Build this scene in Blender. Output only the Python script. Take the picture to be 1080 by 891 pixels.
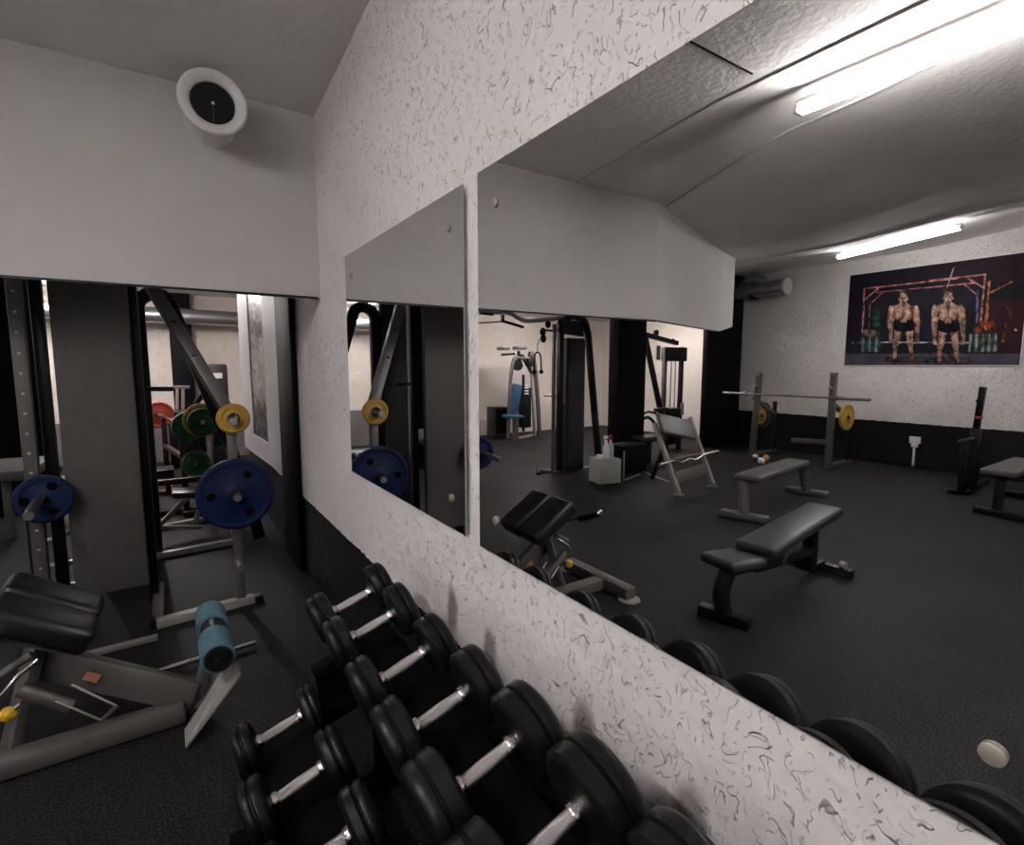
import bpy, bmesh, math, random
from mathutils import Vector, Matrix, noise, Quaternion
random.seed(7)
S = bpy.context.scene
for o in list(bpy.data.objects): bpy.data.objects.remove(o)

# ------------------------------------------------------------------ camera
F_PX, CAM_H, WALL_X = 549.0, 1.6, 0.8
PITCH = math.radians(6.1855); YAW = math.radians(33.389)
cd = bpy.data.cameras.new('camera'); cam = bpy.data.objects.new('camera', cd); S.collection.objects.link(cam)
cd.sensor_fit = 'HORIZONTAL'; cd.sensor_width = 36.0; cd.lens = F_PX / 1080 * 36
cd.clip_start = 0.02; cd.clip_end = 100
cam.location = (0, 0, CAM_H); cam.rotation_euler = (math.pi / 2 - PITCH, 0, -YAW)
S.camera = cam
# ------------------------------------------------------------------ world, exposure
w = bpy.data.worlds.new('world'); S.world = w; w.use_nodes = True
w.node_tree.nodes['Background'].inputs[0].default_value = (0.55, 0.55, 0.62, 1)
w.node_tree.nodes['Background'].inputs[1].default_value = 0.04
vs = S.view_settings; vs.view_transform = 'Standard'; vs.look = 'None'; vs.gamma = 1; vs.use_curve_mapping = False
vs.exposure = 1.6
TUBE = 38.0        # emission of the fluorescent tubes
TUBE_REAR = 60.0

# ------------------------------------------------------------------ survey of the photo: sight lines cut with known planes
def _ray(px, py):
    x, y, z = px - 540, 445.5 - py, F_PX
    zz = z * math.cos(PITCH) + y * math.sin(PITCH); yy = -z * math.sin(PITCH) + y * math.cos(PITCH)
    return Vector((zz * math.sin(YAW) + x * math.cos(YAW), zz * math.cos(YAW) - x * math.sin(YAW), yy))
def dZ(px, py, Z=0.0):
    r = _ray(px, py); return r * ((Z - CAM_H) / r.z) + Vector((0, 0, CAM_H))
def dY(px, py, Y):
    r = _ray(px, py); return r * (Y / r.y) + Vector((0, 0, CAM_H))
def dX(px, py, X=WALL_X):
    r = _ray(px, py); return r * (X / r.x) + Vector((0, 0, CAM_H))
def flip(v): return Vector((2 * WALL_X - v[0], v[1], v[2]))      # mirror room -> real room
def mZ(px, py, Z=0.0): return flip(dZ(px, py, Z))
def mY(px, py, Y): return flip(dY(px, py, Y))
def mX(px, py, XV): return flip(dX(px, py, XV))
def V(x, y, z): return Vector((2 * WALL_X - x, y, z))            # point given in mirror-room coordinates

# ------------------------------------------------------------------ materials
def _nt(name):
    m = bpy.data.materials.new(name); m.use_nodes = True
    nt = m.node_tree; return m, nt, nt.nodes['Principled BSDF']
def mat(name, col, rough=0.5, metal=0.0, spec=0.5, bump=0.0, bscale=60.0, var=0.0, vscale=8.0, coat=0.0, emis=None, estr=0):
    m, nt, b = _nt(name)
    b.inputs['Base Color'].default_value = (*col, 1); b.inputs['Roughness'].default_value = rough
    b.inputs['Metallic'].default_value = metal; b.inputs['Specular IOR Level'].default_value = spec
    b.inputs['Coat Weight'].default_value = coat
    if emis: b.inputs['Emission Color'].default_value = (*emis, 1); b.inputs['Emission Strength'].default_value = estr
    tc = nt.nodes.new('ShaderNodeTexCoord')
    if var:
        n = nt.nodes.new('ShaderNodeTexNoise'); n.inputs['Scale'].default_value = vscale; n.inputs['Detail'].default_value = 5
        nt.links.new(tc.outputs['Object'], n.inputs['Vector'])
        r = nt.nodes.new('ShaderNodeMapRange'); r.inputs[1].default_value = .3; r.inputs[2].default_value = .7
        r.inputs[3].default_value = 1 - var; r.inputs[4].default_value = 1 + var
        nt.links.new(n.outputs['Fac'], r.inputs[0])
        mx = nt.nodes.new('ShaderNodeVectorMath'); mx.operation = 'SCALE'; mx.inputs[0].default_value = col
        nt.links.new(r.outputs[0], mx.inputs['Scale']); nt.links.new(mx.outputs[0], b.inputs['Base Color'])
    if bump:
        n = nt.nodes.new('ShaderNodeTexNoise'); n.inputs['Scale'].default_value = bscale; n.inputs['Detail'].default_value = 4
        nt.links.new(tc.outputs['Object'], n.inputs['Vector'])
        bp = nt.nodes.new('ShaderNodeBump'); bp.inputs['Strength'].default_value = bump; bp.inputs['Distance'].default_value = .01
        nt.links.new(n.outputs['Fac'], bp.inputs['Height']); nt.links.new(bp.outputs[0], b.inputs['Normal'])
    return m
M = {}
M['rubber'] = mat('black_rubber', (.0055, .0055, .006), .36, bump=.1, bscale=150, spec=.22)
M['rack_black'] = mat('black_powder_coat', (.003, .003, .0035), .75, bump=.1, bscale=400, spec=.04)
M['black_metal'] = mat('black_machine_paint', (.006, .006, .008), .38, spec=.3)
M['chrome'] = mat('chrome', (.78, .74, .74), .16, 1.0)
M['knurl'] = mat('knurled_chrome', (.72, .68, .68), .3, 1.0, bump=.5, bscale=700)
M['silver'] = mat('silver_grey_paint', (.12, .114, .109), .42, .35, bump=.08, bscale=300)
M['silver_light'] = mat('light_grey_paint', (.27, .255, .245), .45, .1, var=.12, vscale=20)
M['shroud'] = mat('grey_textured_sheet', (.085, .08, .076), .55, .2, bump=.35, bscale=350, var=.12, vscale=90)
M['dark_shroud'] = mat('dark_grey_sheet', (.022, .024, .024), .5)
M['blue_rubber'] = mat('blue_rubber', (.002, .009, .048), .5, spec=.25, bump=.1, bscale=200)
M['yellow_rubber'] = mat('yellow_rubber', (.36, .215, .02), .5, var=.15, vscale=30)
M['green_rubber'] = mat('green_rubber', (.008, .10, .035), .5)
M['red_rubber'] = mat('red_rubber', (.42, .05, .03), .5)
M['vinyl'] = mat('black_vinyl', (.006, .006, .007), .36, bump=.25, bscale=45)
M['grey_vinyl'] = mat('worn_grey_vinyl', (.085, .083, .085), .42, bump=.2, bscale=40)
M['blue_grey_vinyl'] = mat('slate_vinyl', (.028, .028, .034), .36, bump=.2, bscale=40)
M['blue_vinyl'] = mat('blue_vinyl', (.02, .075, .15), .45)
M['teal_foam'] = mat('teal_foam', (.055, .135, .18), .7, bump=.2, bscale=80, var=.2, vscale=25)
M['steel'] = mat('dull_steel', (.45, .44, .43), .35, 1.0, var=.15, vscale=15)
M['cap'] = mat('brushed_nickel_cap', (.36, .32, .27), .45, .5)
M['white_plastic'] = mat('white_plastic', (.72, .71, .70), .35)
M['beige_plastic'] = mat('pale_grey_plastic', (.34, .34, .32), .5)
M['red_plastic'] = mat('red_plastic', (.5, .04, .03), .4)
M['yellow_plastic'] = mat('yellow_plastic', (.65, .42, .02), .4)
M['clear_plastic'] = mat('pale_bottle_plastic', (.45, .48, .5), .3)
M['maroon'] = mat('maroon_paint', (.05, .012, .016), .4)
M['dark_opening'] = mat('dark_duct_interior', (.004, .004, .004), .9)
M['duct'] = mat('galvanised_duct', (.42, .42, .42), .35, .9, bump=.3, bscale=14)
M['pillar_black'] = mat('black_wall_paint', (.002, .002, .0035), .6, spec=.12, bump=.2, bscale=25)
M['orange'] = mat('sticker_orange', (.5, .22, .12), .5)
M['white_frame'] = mat('white_frame_paint', (.62, .60, .62), .5)
M['streaked'] = mat('grey_streaked_picture', (.13, .125, .13), .25, var=.5, vscale=9)
M['cable_white'] = mat('white_cable', (.45, .44, .43), .5)
m, nt, b = _nt('mirror_glass'); M['mirror'] = m
b.inputs['Base Color'].default_value = (.80, .80, .795, 1); b.inputs['Metallic'].default_value = 1; b.inputs['Roughness'].default_value = 0.0
M['mirror_edge'] = mat('mirror_edge_glass', (.35, .42, .40), .15)
M['tube'] = mat('lit_tube', (1, 1, 1), .5, emis=(1, .955, .965), estr=TUBE)
M['tube_rear'] = mat('lit_rear_tube', (1, 1, 1), .5, emis=(1, .93, .92), estr=TUBE_REAR)
M['tower_purple'] = mat('dull_plum_paint', (.03, .02, .026), .5)
# rubber granule floor
m, nt, b = _nt('speckled_rubber_floor'); M['floor'] = m
tc = nt.nodes.new('ShaderNodeTexCoord')
def N(t, **k):
    n = nt.nodes.new(t)
    for a, v in k.items():
        if a in n.inputs: n.inputs[a].default_value = v
        else: setattr(n, a, v)
    return n
n1 = N('ShaderNodeTexNoise', Scale=125.0, Detail=3.0); n2 = N('ShaderNodeTexNoise', Scale=1.1, Detail=4.0); vo = N('ShaderNodeTexVoronoi', Scale=70.0)
for n in (n1, n2, vo): nt.links.new(tc.outputs['Object'], n.inputs['Vector'])
cr = N('ShaderNodeValToRGB'); cr.color_ramp.elements[0].position = .47; cr.color_ramp.elements[0].color = (.0035, .0035, .004, 1)
cr.color_ramp.elements[1].position = .72; cr.color_ramp.elements[1].color = (.050, .046, .049, 1)
nt.links.new(n1.outputs['Fac'], cr.inputs[0])
mr = N('ShaderNodeMapRange'); mr.inputs[1].default_value = .35; mr.inputs[2].default_value = .7; mr.inputs[3].default_value = .75; mr.inputs[4].default_value = 1.5
nt.links.new(n2.outputs['Fac'], mr.inputs[0])
sc = N('ShaderNodeVectorMath'); sc.operation = 'SCALE'; nt.links.new(cr.outputs[0], sc.inputs[0]); nt.links.new(mr.outputs[0], sc.inputs['Scale'])
nt.links.new(sc.outputs[0], b.inputs['Base Color']); b.inputs['Roughness'].default_value = .6; b.inputs['Specular IOR Level'].default_value = .16
bp = N('ShaderNodeBump', Strength=.6, Distance=.004); nt.links.new(n1.outputs['Fac'], bp.inputs['Height']); nt.links.new(bp.outputs[0], b.inputs['Normal'])

def plaster(name, base, dado_z, dado_col=(.0075, .0075, .009), coarse=1.0, rough=.75, xmax=None, scuffs=()):
    """painted plaster with trowelled ridges; painted dark below dado_z"""
    m, nt, b = _nt(name)
    def N(t, **k):
        n = nt.nodes.new(t)
        for a, v in k.items():
            if a in n.inputs: n.inputs[a].default_value = v
            else: setattr(n, a, v)
        return n
    L = nt.links.new
    tc = N('ShaderNodeTexCoord')
    mp_ = N('ShaderNodeMapping'); mp_.inputs['Rotation'].default_value = (math.radians(35), 0, 0); mp_.inputs['Scale'].default_value = (1, 1.0, .8)
    L(tc.outputs['Object'], mp_.inputs[0])
    a1 = N('ShaderNodeTexNoise', Scale=11.0 * coarse, Detail=2.5, Roughness=.55, Distortion=.6)
    a2 = N('ShaderNodeTexNoise', Scale=24.0 * coarse, Detail=2.0, Roughness=.5, Distortion=.4)
    g1 = N('ShaderNodeTexNoise', Scale=26.0 * coarse, Detail=1.0); g2 = N('ShaderNodeTexNoise', Scale=44.0 * coarse, Detail=1.0)
    a3 = N('ShaderNodeTexNoise', Scale=70.0 * coarse, Detail=3.0)
    a4 = N('ShaderNodeTexNoise', Scale=1.3, Detail=2.0); a5 = N('ShaderNodeTexNoise', Scale=4.0 * coarse, Detail=3.0)
    for n in (a1, a2, g1, g2): L(mp_.outputs[0], n.inputs['Vector'])
    for n in (a3, a4, a5): L(tc.outputs['Object'], n.inputs['Vector'])
    def M2(op, x, y, clamp=False):
        n = N('ShaderNodeMath', operation=op); n.use_clamp = clamp
        for i, v in enumerate((x, y)):
            if isinstance(v, (int, float)): n.inputs[i].default_value = v
            elif v is not None: L(v, n.inputs[i])
        return n.outputs[0]
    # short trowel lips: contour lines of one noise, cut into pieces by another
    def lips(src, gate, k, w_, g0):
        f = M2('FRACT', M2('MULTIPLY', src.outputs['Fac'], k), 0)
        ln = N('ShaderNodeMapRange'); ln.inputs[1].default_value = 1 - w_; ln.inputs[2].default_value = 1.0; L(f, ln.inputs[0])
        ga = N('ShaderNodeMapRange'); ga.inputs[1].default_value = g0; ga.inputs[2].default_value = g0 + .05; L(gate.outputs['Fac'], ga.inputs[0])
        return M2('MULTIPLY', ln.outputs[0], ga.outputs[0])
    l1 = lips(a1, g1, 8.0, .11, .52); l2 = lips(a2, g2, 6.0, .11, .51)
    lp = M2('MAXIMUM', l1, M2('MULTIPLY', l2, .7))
    h = M2('SUBTRACT', M2('MULTIPLY', a5.outputs['Fac'], 1.7), M2('MULTIPLY', lp, .5))
    h = M2('ADD', h, M2('MULTIPLY', a3.outputs['Fac'], .06))
    bp = N('ShaderNodeBump', Strength=.9, Distance=.012); L(h, bp.inputs['Height']); L(bp.outputs[0], b.inputs['Normal'])
    # tint
    mr = N('ShaderNodeMapRange'); mr.inputs[1].default_value = .3; mr.inputs[2].default_value = .7
    L(a4.outputs['Fac'], mr.inputs[0])
    mx = N('ShaderNodeMix', data_type='RGBA'); mx.inputs[6].default_value = (*[c * .93 for c in base], 1); mx.inputs[7].default_value = (*base, 1); L(mr.outputs[0], mx.inputs[0])
    gm = N('ShaderNodeMix', data_type='RGBA'); L(M2('MULTIPLY', M2('POWER', lp, 1.3), .85), gm.inputs[0]); L(mx.outputs[2], gm.inputs[6]); gm.inputs[7].default_value = (.16, .13, .125, 1)      # crevice shade along the lips, painted into the colour
    # dado
    sp = N('ShaderNodeSeparateXYZ'); L(tc.outputs['Object'], sp.inputs[0])
    ed = N('ShaderNodeMath', operation='MULTIPLY_ADD'); L(a2.outputs['Fac'], ed.inputs[0]); ed.inputs[1].default_value = .03; L(sp.outputs['Z'], ed.inputs[2])
    lt = N('ShaderNodeMath', operation='LESS_THAN'); L(ed.outputs[0], lt.inputs[0]); lt.inputs[1].default_value = dado_z + .015
    base_out = gm.outputs[2]
    for (sy, sz, ry, rz_) in scuffs:
        dy_ = M2('DIVIDE', M2('SUBTRACT', M2('ADD', sp.outputs['Y'], M2('MULTIPLY', M2('SUBTRACT', a5.outputs['Fac'], .5), .08)), sy), ry); dz_ = M2('DIVIDE', M2('SUBTRACT', M2('ADD', sp.outputs['Z'], M2('MULTIPLY', M2('SUBTRACT', a1.outputs['Fac'], .5), .05)), sz), rz_)
        rr = M2('ADD', M2('MULTIPLY', dy_, dy_), M2('MULTIPLY', dz_, dz_))
        sm_ = N('ShaderNodeMapRange'); sm_.inputs[1].default_value = .45; sm_.inputs[2].default_value = 1.45; sm_.inputs[3].default_value = .72; sm_.inputs[4].default_value = 0; L(rr, sm_.inputs[0])
        sx = N('ShaderNodeMix', data_type='RGBA'); L(sm_.outputs[0], sx.inputs[0]); L(base_out, sx.inputs[6]); sx.inputs[7].default_value = (.09, .065, .052, 1); base_out = sx.outputs[2]      # rubber scuffs left by the dumbbells
    fac = lt.outputs[0]
    if xmax is not None:
        gx = N('ShaderNodeMath', operation='GREATER_THAN'); L(sp.outputs['X'], gx.inputs[0]); gx.inputs[1].default_value = xmax
        ml = N('ShaderNodeMath', operation='MULTIPLY'); L(lt.outputs[0], ml.inputs[0]); L(gx.outputs[0], ml.inputs[1]); fac = ml.outputs[0]
    m2 = N('ShaderNodeMix', data_type='RGBA'); L(fac, m2.inputs[0]); L(base_out, m2.inputs[6]); m2.inputs[7].default_value = (*dado_col, 1)
    L(m2.outputs[2], b.inputs['Base Color']); b.inputs['Roughness'].default_value = rough; b.inputs['Specular IOR Level'].default_value = .15
    return m
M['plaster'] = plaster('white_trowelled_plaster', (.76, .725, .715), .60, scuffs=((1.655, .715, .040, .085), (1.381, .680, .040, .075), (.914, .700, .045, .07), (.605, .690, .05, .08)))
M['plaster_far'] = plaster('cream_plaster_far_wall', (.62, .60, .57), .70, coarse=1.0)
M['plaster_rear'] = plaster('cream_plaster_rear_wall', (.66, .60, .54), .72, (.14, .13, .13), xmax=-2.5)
M['soffit'] = mat('smooth_grey_white_paint', (.51, .497, .483), .7, bump=.35, bscale=30, var=.03, vscale=3)
M['ceiling'] = mat('ceiling_paint', (.82, .80, .775), .75, bump=.5, bscale=22, var=.06, vscale=2)
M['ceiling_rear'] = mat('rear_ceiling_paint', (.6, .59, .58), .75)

# ------------------------------------------------------------------ mesh builder
class B:
    def __init__(s): s.bm = bmesh.new(); s.mi = 0
    def _add(s, verts, faces):
        vs_ = [s.bm.verts.new(v) for v in verts]
        for f in faces:
            try: fc = s.bm.faces.new([vs_[i] for i in f]); fc.material_index = s.mi
            except ValueError: pass
        return vs_
    def frame(s, d, up=None):
        z = Vector(d).normalized(); up = Vector(up or (0, 0, 1))
        if abs(z.dot(up)) > .98: up = Vector((0, 1, 0)) if abs(z.y) < .9 else Vector((1, 0, 0))
        x = up.cross(z).normalized(); y = z.cross(x); return x, y, z
    def box(s, c, size, rot=None, bev=0.0, seg=2):
        c = Vector(c); hx, hy, hz = [a / 2 for a in size]; R = rot or Matrix.Identity(3)
        t = bmesh.new(); bmesh.ops.create_cube(t, size=1.0)
        for v in t.verts: v.co = Vector((v.co.x * 2 * hx, v.co.y * 2 * hy, v.co.z * 2 * hz))
        if bev > 0: bmesh.ops.bevel(t, geom=list(t.edges), offset=min(bev, .49 * min(size)), segments=seg, affect='EDGES', profile=.5)
        s._add([c + R @ v.co for v in t.verts], [[v.index for v in f.verts] for f in _idx(t).faces]); t.free(); return s
    def beam(s, p0, p1, wd, ht, up=None, bev=.006, seg=2):
        p0, p1 = Vector(p0), Vector(p1); x, y, z = s.frame(p1 - p0, up)
        R = Matrix((x, y, z)).transposed(); return s.box((p0 + p1) / 2, (wd, ht, (p1 - p0).length), R, bev, seg)
    def tube(s, pts, r, seg=12, cap=True, smooth_path=0):
        pts = [Vector(p) for p in pts]
        if smooth_path:
            out = []
            n = len(pts)
            for i in range(n - 1):
                a, b_, c, d = pts[max(i - 1, 0)], pts[i], pts[i + 1], pts[min(i + 2, n - 1)]
                for k in range(smooth_path):
                    t = k / smooth_path
                    out.append(.5 * ((2 * b_) + (-a + c) * t + (2 * a - 5 * b_ + 4 * c - d) * t * t + (-a + 3 * b_ - 3 * c + d) * t ** 3))
            out.append(pts[-1]); pts = out
        rs = r if isinstance(r, (list, tuple)) else [r] * len(pts)
        rings = []; x = None
        for i, p in enumerate(pts):
            d = (pts[min(i + 1, len(pts) - 1)] - pts[max(i - 1, 0)]).normalized()
            if x is None: x, y, _ = s.frame(d)
            else: x = (x - d * x.dot(d)).normalized(); y = d.cross(x)
            rings.append([p + (x * math.cos(2 * math.pi * k / seg) + y * math.sin(2 * math.pi * k / seg)) * rs[i] for k in range(seg)])
        vs_ = [v for rg in rings for v in rg]; fs = []
        for i in range(len(rings) - 1):
            for k in range(seg):
                fs.append([i * seg + k, i * seg + (k + 1) % seg, (i + 1) * seg + (k + 1) % seg, (i + 1) * seg + k])
        if cap: fs.append(list(range(seg))[::-1]); fs.append([(len(rings) - 1) * seg + k for k in range(seg)])
        s._add(vs_, fs); return s
    def cyl(s, p0, p1, r, seg=20): return s.tube([p0, p1], r, seg)
    def lathe(s, prof, o, axis, seg=32, ring=False):
        """prof: (distance along axis, radius)"""
        o = Vector(o); x, y, z = s.frame(axis); vs_ = []; fs = []
        for h, r in prof:
            for k in range(seg):
                a = 2 * math.pi * k / seg; vs_.append(o + z * h + (x * math.cos(a) + y * math.sin(a)) * max(r, 1e-4))
        for i in range(len(prof) - 1):
            for k in range(seg): fs.append([i * seg + k, i * seg + (k + 1) % seg, (i + 1) * seg + (k + 1) % seg, (i + 1) * seg + k])
        n_ = (len(prof) - 1) * seg
        if ring:
            for k in range(seg): fs.append([n_ + k, n_ + (k + 1) % seg, (k + 1) % seg, k])
        else: fs.append(list(range(seg))[::-1]); fs.append([n_ + k for k in range(seg)])
        s._add(vs_, fs); return s
    def prism(s, poly, d):
        """poly: 3-D outline, pushed by vector d"""
        poly = [Vector(p) for p in poly]; d = Vector(d); n = len(poly)
        s._add(poly + [p + d for p in poly], [list(range(n))[::-1], list(range(n, 2 * n))] + [[i, (i + 1) % n, n + (i + 1) % n, n + i] for i in range(n)]); return s
    def build(s, name, m, parent=None, ang=38):
        bm = s.bm
        bmesh.ops.recalc_face_normals(bm, faces=bm.faces)
        if parent is not None:
            off = Vector((0, 0, 0)); q_ = parent
            while q_ is not None: off += q_.location; q_ = q_.parent
            for v in bm.verts: v.co -= off
        for f in bm.faces: f.smooth = True
        for e in bm.edges:
            if len(e.link_faces) == 2: e.smooth = e.calc_face_angle(0) < math.radians(ang)
        me = bpy.data.meshes.new(name); bm.to_mesh(me); bm.free()
        for q in (m if isinstance(m, list) else [m]): me.materials.append(q)
        o = bpy.data.objects.new(name, me); S.collection.objects.link(o)
        if parent is not None: o.parent = parent
        return o
def _idx(t):
    t.verts.index_update(); return t
def tag(o, label, cat, group=None):
    o['label'] = label; o['category'] = cat
    if group: o['group'] = group
    return o
def thing(name, loc, label, cat, group=None):
    o = bpy.data.objects.new(name, None); o.empty_display_size = .1; S.collection.objects.link(o); o.location = loc
    bpy.context.view_layer.update(); return tag(o, label, cat, group)
def struct(o): o['kind'] = 'structure'; return o
def rest(b, name, m, label, cat, group=None, parent=None):
    return tag(b.build(name, m), label, cat, group)
def copy_tree(o):
    c = o.copy(); S.collection.objects.link(c)
    for ch in o.children:
        d = ch.copy(); S.collection.objects.link(d); d.parent = c
    return c
def rotY(a): return Matrix.Rotation(a, 3, 'Y')
def rotX(a): return Matrix.Rotation(a, 3, 'X')
def rotZ(a): return Matrix.Rotation(a, 3, 'Z')

# ------------------------------------------------------------------ SETTING
FY = 3.40                       # hanging front wall
XFAR = -8.2; YBACK = 10.4; YNEAR = -3.2
def grid(name, m, us, vs_, fn):
    b = B(); nu, nv = len(us), len(vs_)
    b._add([fn(u, v) for v in vs_ for u in us], [[j * nu + i, j * nu + i + 1, (j + 1) * nu + i + 1, (j + 1) * nu + i] for j in range(nv - 1) for i in range(nu - 1)])
    return b.build(name, m, ang=80)
def lin(a, b_, n): return [a + (b_ - a) * i / (n - 1) for i in range(n)]
struct(B().box((-2.95, (YBACK + YNEAR) / 2, -.05), (10.8, YBACK - YNEAR + .3, .1)).build('floor', M['floor']))
# right wall carrying the mirrors, real trowelled relief
def relief(y, z):
    p = Vector((y * 1.0, z * 1.0, 3.1))
    q = Vector((noise.noise(p * 5), noise.noise(p * 5 + Vector((7, 3, 1))), 0)) * .10
    n1 = noise.noise((p + q) * 6.0); n2 = noise.noise((p + q * .6) * 15 + Vector((4, 4, 4)))
    f1 = (n1 * 4.0) % 1.0; f2 = (n2 * 2.6) % 1.0
    amp = .55 + .6 * noise.noise(p * 1.7 + Vector((9, 1, 2)))
    gt = min(max((noise.noise(p * 11 + Vector((2, 5, 8))) - .02) / .15, 0), 1)
    return -(.0045 * f1 ** 5 * amp * gt + .002 * f2 ** 4 * amp * gt + .0035 * noise.noise(p * 3.5) + .0006 * noise.noise(p * 40))
ys = lin(YNEAR, -.2, 24)[:-1] + lin(-.2, 1.6, 300)[:-1] + lin(1.6, FY + .6, 250)[:-1] + lin(FY + .6, 7.36, 30)
zs = lin(0, .55, 12)[:-1] + lin(.55, 3.3, 420)
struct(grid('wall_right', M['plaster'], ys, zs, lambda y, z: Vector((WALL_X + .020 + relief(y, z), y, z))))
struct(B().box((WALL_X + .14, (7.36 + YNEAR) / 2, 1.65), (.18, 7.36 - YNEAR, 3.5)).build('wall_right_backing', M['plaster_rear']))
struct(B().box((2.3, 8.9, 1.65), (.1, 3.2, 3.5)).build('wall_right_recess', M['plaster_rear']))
def ceil_z(x, y):
    xv = 1.6 - x
    k = min(max((FY - y) / 1.3, 0), 1)
    z = 3.08 + .30 * min(max((xv - 6.2) / 3.2, 0), 1)
    for a, c, h in ((2.85, 7.5, .07 * k), (7.5, 9.9, .05 * k)):
        if a < xv < c: t = (xv - a) / (c - a) * 2 - 1; z += h * (1 - t * t)
    z += .10 * min(max((FY - y) / 1.3, 0), 1)
    return z
xs = lin(XFAR - .05, .95, 90); yy = lin(YNEAR - .05, YBACK, 60)
struct(grid('ceiling', M['ceiling'], xs, yy, lambda x, y: Vector((x, y, ceil_z(x, y)))))
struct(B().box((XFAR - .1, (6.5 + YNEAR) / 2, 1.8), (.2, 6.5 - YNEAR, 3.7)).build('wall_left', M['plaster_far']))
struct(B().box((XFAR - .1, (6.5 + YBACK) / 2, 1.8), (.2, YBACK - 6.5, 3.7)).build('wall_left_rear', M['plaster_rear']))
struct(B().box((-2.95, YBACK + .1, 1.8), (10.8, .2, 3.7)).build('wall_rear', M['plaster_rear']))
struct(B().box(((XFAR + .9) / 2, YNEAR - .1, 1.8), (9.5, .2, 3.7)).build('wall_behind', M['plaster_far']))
# hanging front wall, straight then turning away at an angle
XC = 1.6 - 3.85
fw = B()
fw.prism([(WALL_X + .03, FY, 2.015), (XC, FY, 2.03), (XC, FY, 3.3), (WALL_X + .03, FY, 3.3)], (0, .07, 0))
struct(fw.build('wall_front', M['soffit']))
c1 = Vector((XC, FY, 0)); c2 = V(6.10, 4.29, 2.055); c3 = V(6.92, 4.66, 2.17)
fa = B()
def pan(a, b_, z0, z1):
    a = Vector(a); b_ = Vector(b_)
    n = Vector((-(b_ - a).y, (b_ - a).x, 0)).normalized() * .07
    if n.y < 0: n = -n
    fa.prism([(a.x, a.y, z0), (b_.x, b_.y, z1), (b_.x, b_.y, 3.5), (a.x, a.y, 3.5)], n)
pan(c1, c2, 2.03, c2.z); pan(c2, c3, c2.z, 2.17); pan(c3, (1.6 - 8.9, 6.35, 0), 2.17, 2.3)
struct(fa.build('wall_front_angled', M['soffit']))
# lower ceiling of the rear room
cb = B(); 
cb.prism([(WALL_X + .03, FY + .05, 2.78), (XC, FY + .05, 2.78), (c2.x, c2.y + .06, 2.78), (-7.3, 6.4, 2.78), (XFAR, 6.4, 2.78), (XFAR, YBACK, 2.78), (2.3, YBACK, 2.78), (2.3, 7.3, 2.78), (WALL_X + .03, 7.3, 2.78)], (0, 0, .05))
struct(cb.build('ceiling_rear', M['ceiling_rear']))
# thin dark edge bead under the hanging wall
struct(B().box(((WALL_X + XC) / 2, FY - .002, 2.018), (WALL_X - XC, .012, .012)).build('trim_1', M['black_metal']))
# pillars
tag(B().box(V(6.38, 6.2, 1.4), (.64, .22, 2.78), bev=.01).build('pillar', M['pillar_black']), 'square black painted pillar between the two cable machines', 'pillar')
tag(B().box(V(9.25, 6.42, 1.7), (1.10, .12, 3.4), bev=.01).build('pillar', M['pillar_black']), 'wide black painted pillar in the corner below the duct', 'pillar')
tag(B().box((WALL_X - .015, 4.45, 1.39), (.03, .60, 2.76), bev=.006).build('pilaster', M['pillar_black']), 'narrow black strip pilaster on the right wall under the hanging wall', 'pilaster')
tag(B().box((.22, YBACK - .1, 1.39), (.31, .2, 2.78), bev=.01).build('pillar', M['pillar_black']), 'black pillar against the rear wall crossed by the silver duct', 'pillar')
# far wall skirting
struct(B().box((XFAR + .012, 1.6, .04), (.02, 9.2, .08)).build('baseboard_left', M['black_metal']))
# ceiling cable, crease batten, joint line
def surf_line(pts, off):
    return [Vector((p[0], p[1], ceil_z(p[0], p[1]) - off)) for p in pts]
cab = []
for (x0, y0), (x1, y1) in zip([(3.95, 3.38), (3.72, 2.4), (3.60, 1.6), (3.48, 1.1), (3.45, .5)], [(3.72, 2.4), (3.60, 1.6), (3.48, 1.1), (3.45, .5), (3.45, -3.1)]):
    for k in range(8): cab.append((1.6 - (x0 + (x1 - x0) * k / 8), y0 + (y1 - y0) * k / 8))
tag(B().tube(surf_line(cab, .008), .009, 8).build('ceiling_cable', M['cable_white']), 'thin pale cable sagging along the ceiling beside the long bright lamp', 'cable')
struct(B().tube(surf_line([(1.6 - 2.85, y) for y in lin(3.38, -3.1, 30)], .003), .006, 6).build('trim_2', M['ceiling_rear']))
struct(B().tube(surf_line([(1.6 - 7.5, y) for y in lin(5.0, -3.1, 30)], .004), .012, 6).build('trim_3', M['ceiling_rear']))
struct(B().tube(surf_line([(1.6 - x, 1.80) for x in lin(1.9, 2.75, 8)], .002), .005, 6).build('trim_4', M['rack_black']))

# ------------------------------------------------------------------ lamps
def lamp(p0, p1, label, m, group='fluorescent ceiling lamps'):
    p0, p1 = Vector(p0), Vector(p1); c = (p0 + p1) / 2; d = (p1 - p0).normalized()
    t = thing('fluorescent_lamp', (c.x, c.y, c.z), label, 'lamp', group)
    x = d.cross(Vector((0, 0, 1))).normalized()
    B().beam(p0 + Vector((0, 0, .045)), p1 + Vector((0, 0, .045)), .055, .03).build('housing', M['white_plastic'], t)
    for s_ in (-1, 1):
        B().cyl(p0 + x * .022 * s_ + d * .02, p1 + x * .022 * s_ - d * .02, .014, 12).build('tube', m, t)
    for e, q in ((p0, 1), (p1, -1)):
        B().box(e + Vector((0, 0, .012)) + d * .008 * q, (.075, .025, .05), rotZ(math.atan2(d.y, d.x) - math.pi / 2), .004).build('end_cap', M['white_plastic'], t)
    return t
def onceil(xv, y, d=.075): return Vector((1.6 - xv, y, ceil_z(1.6 - xv, y) - d))
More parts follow.
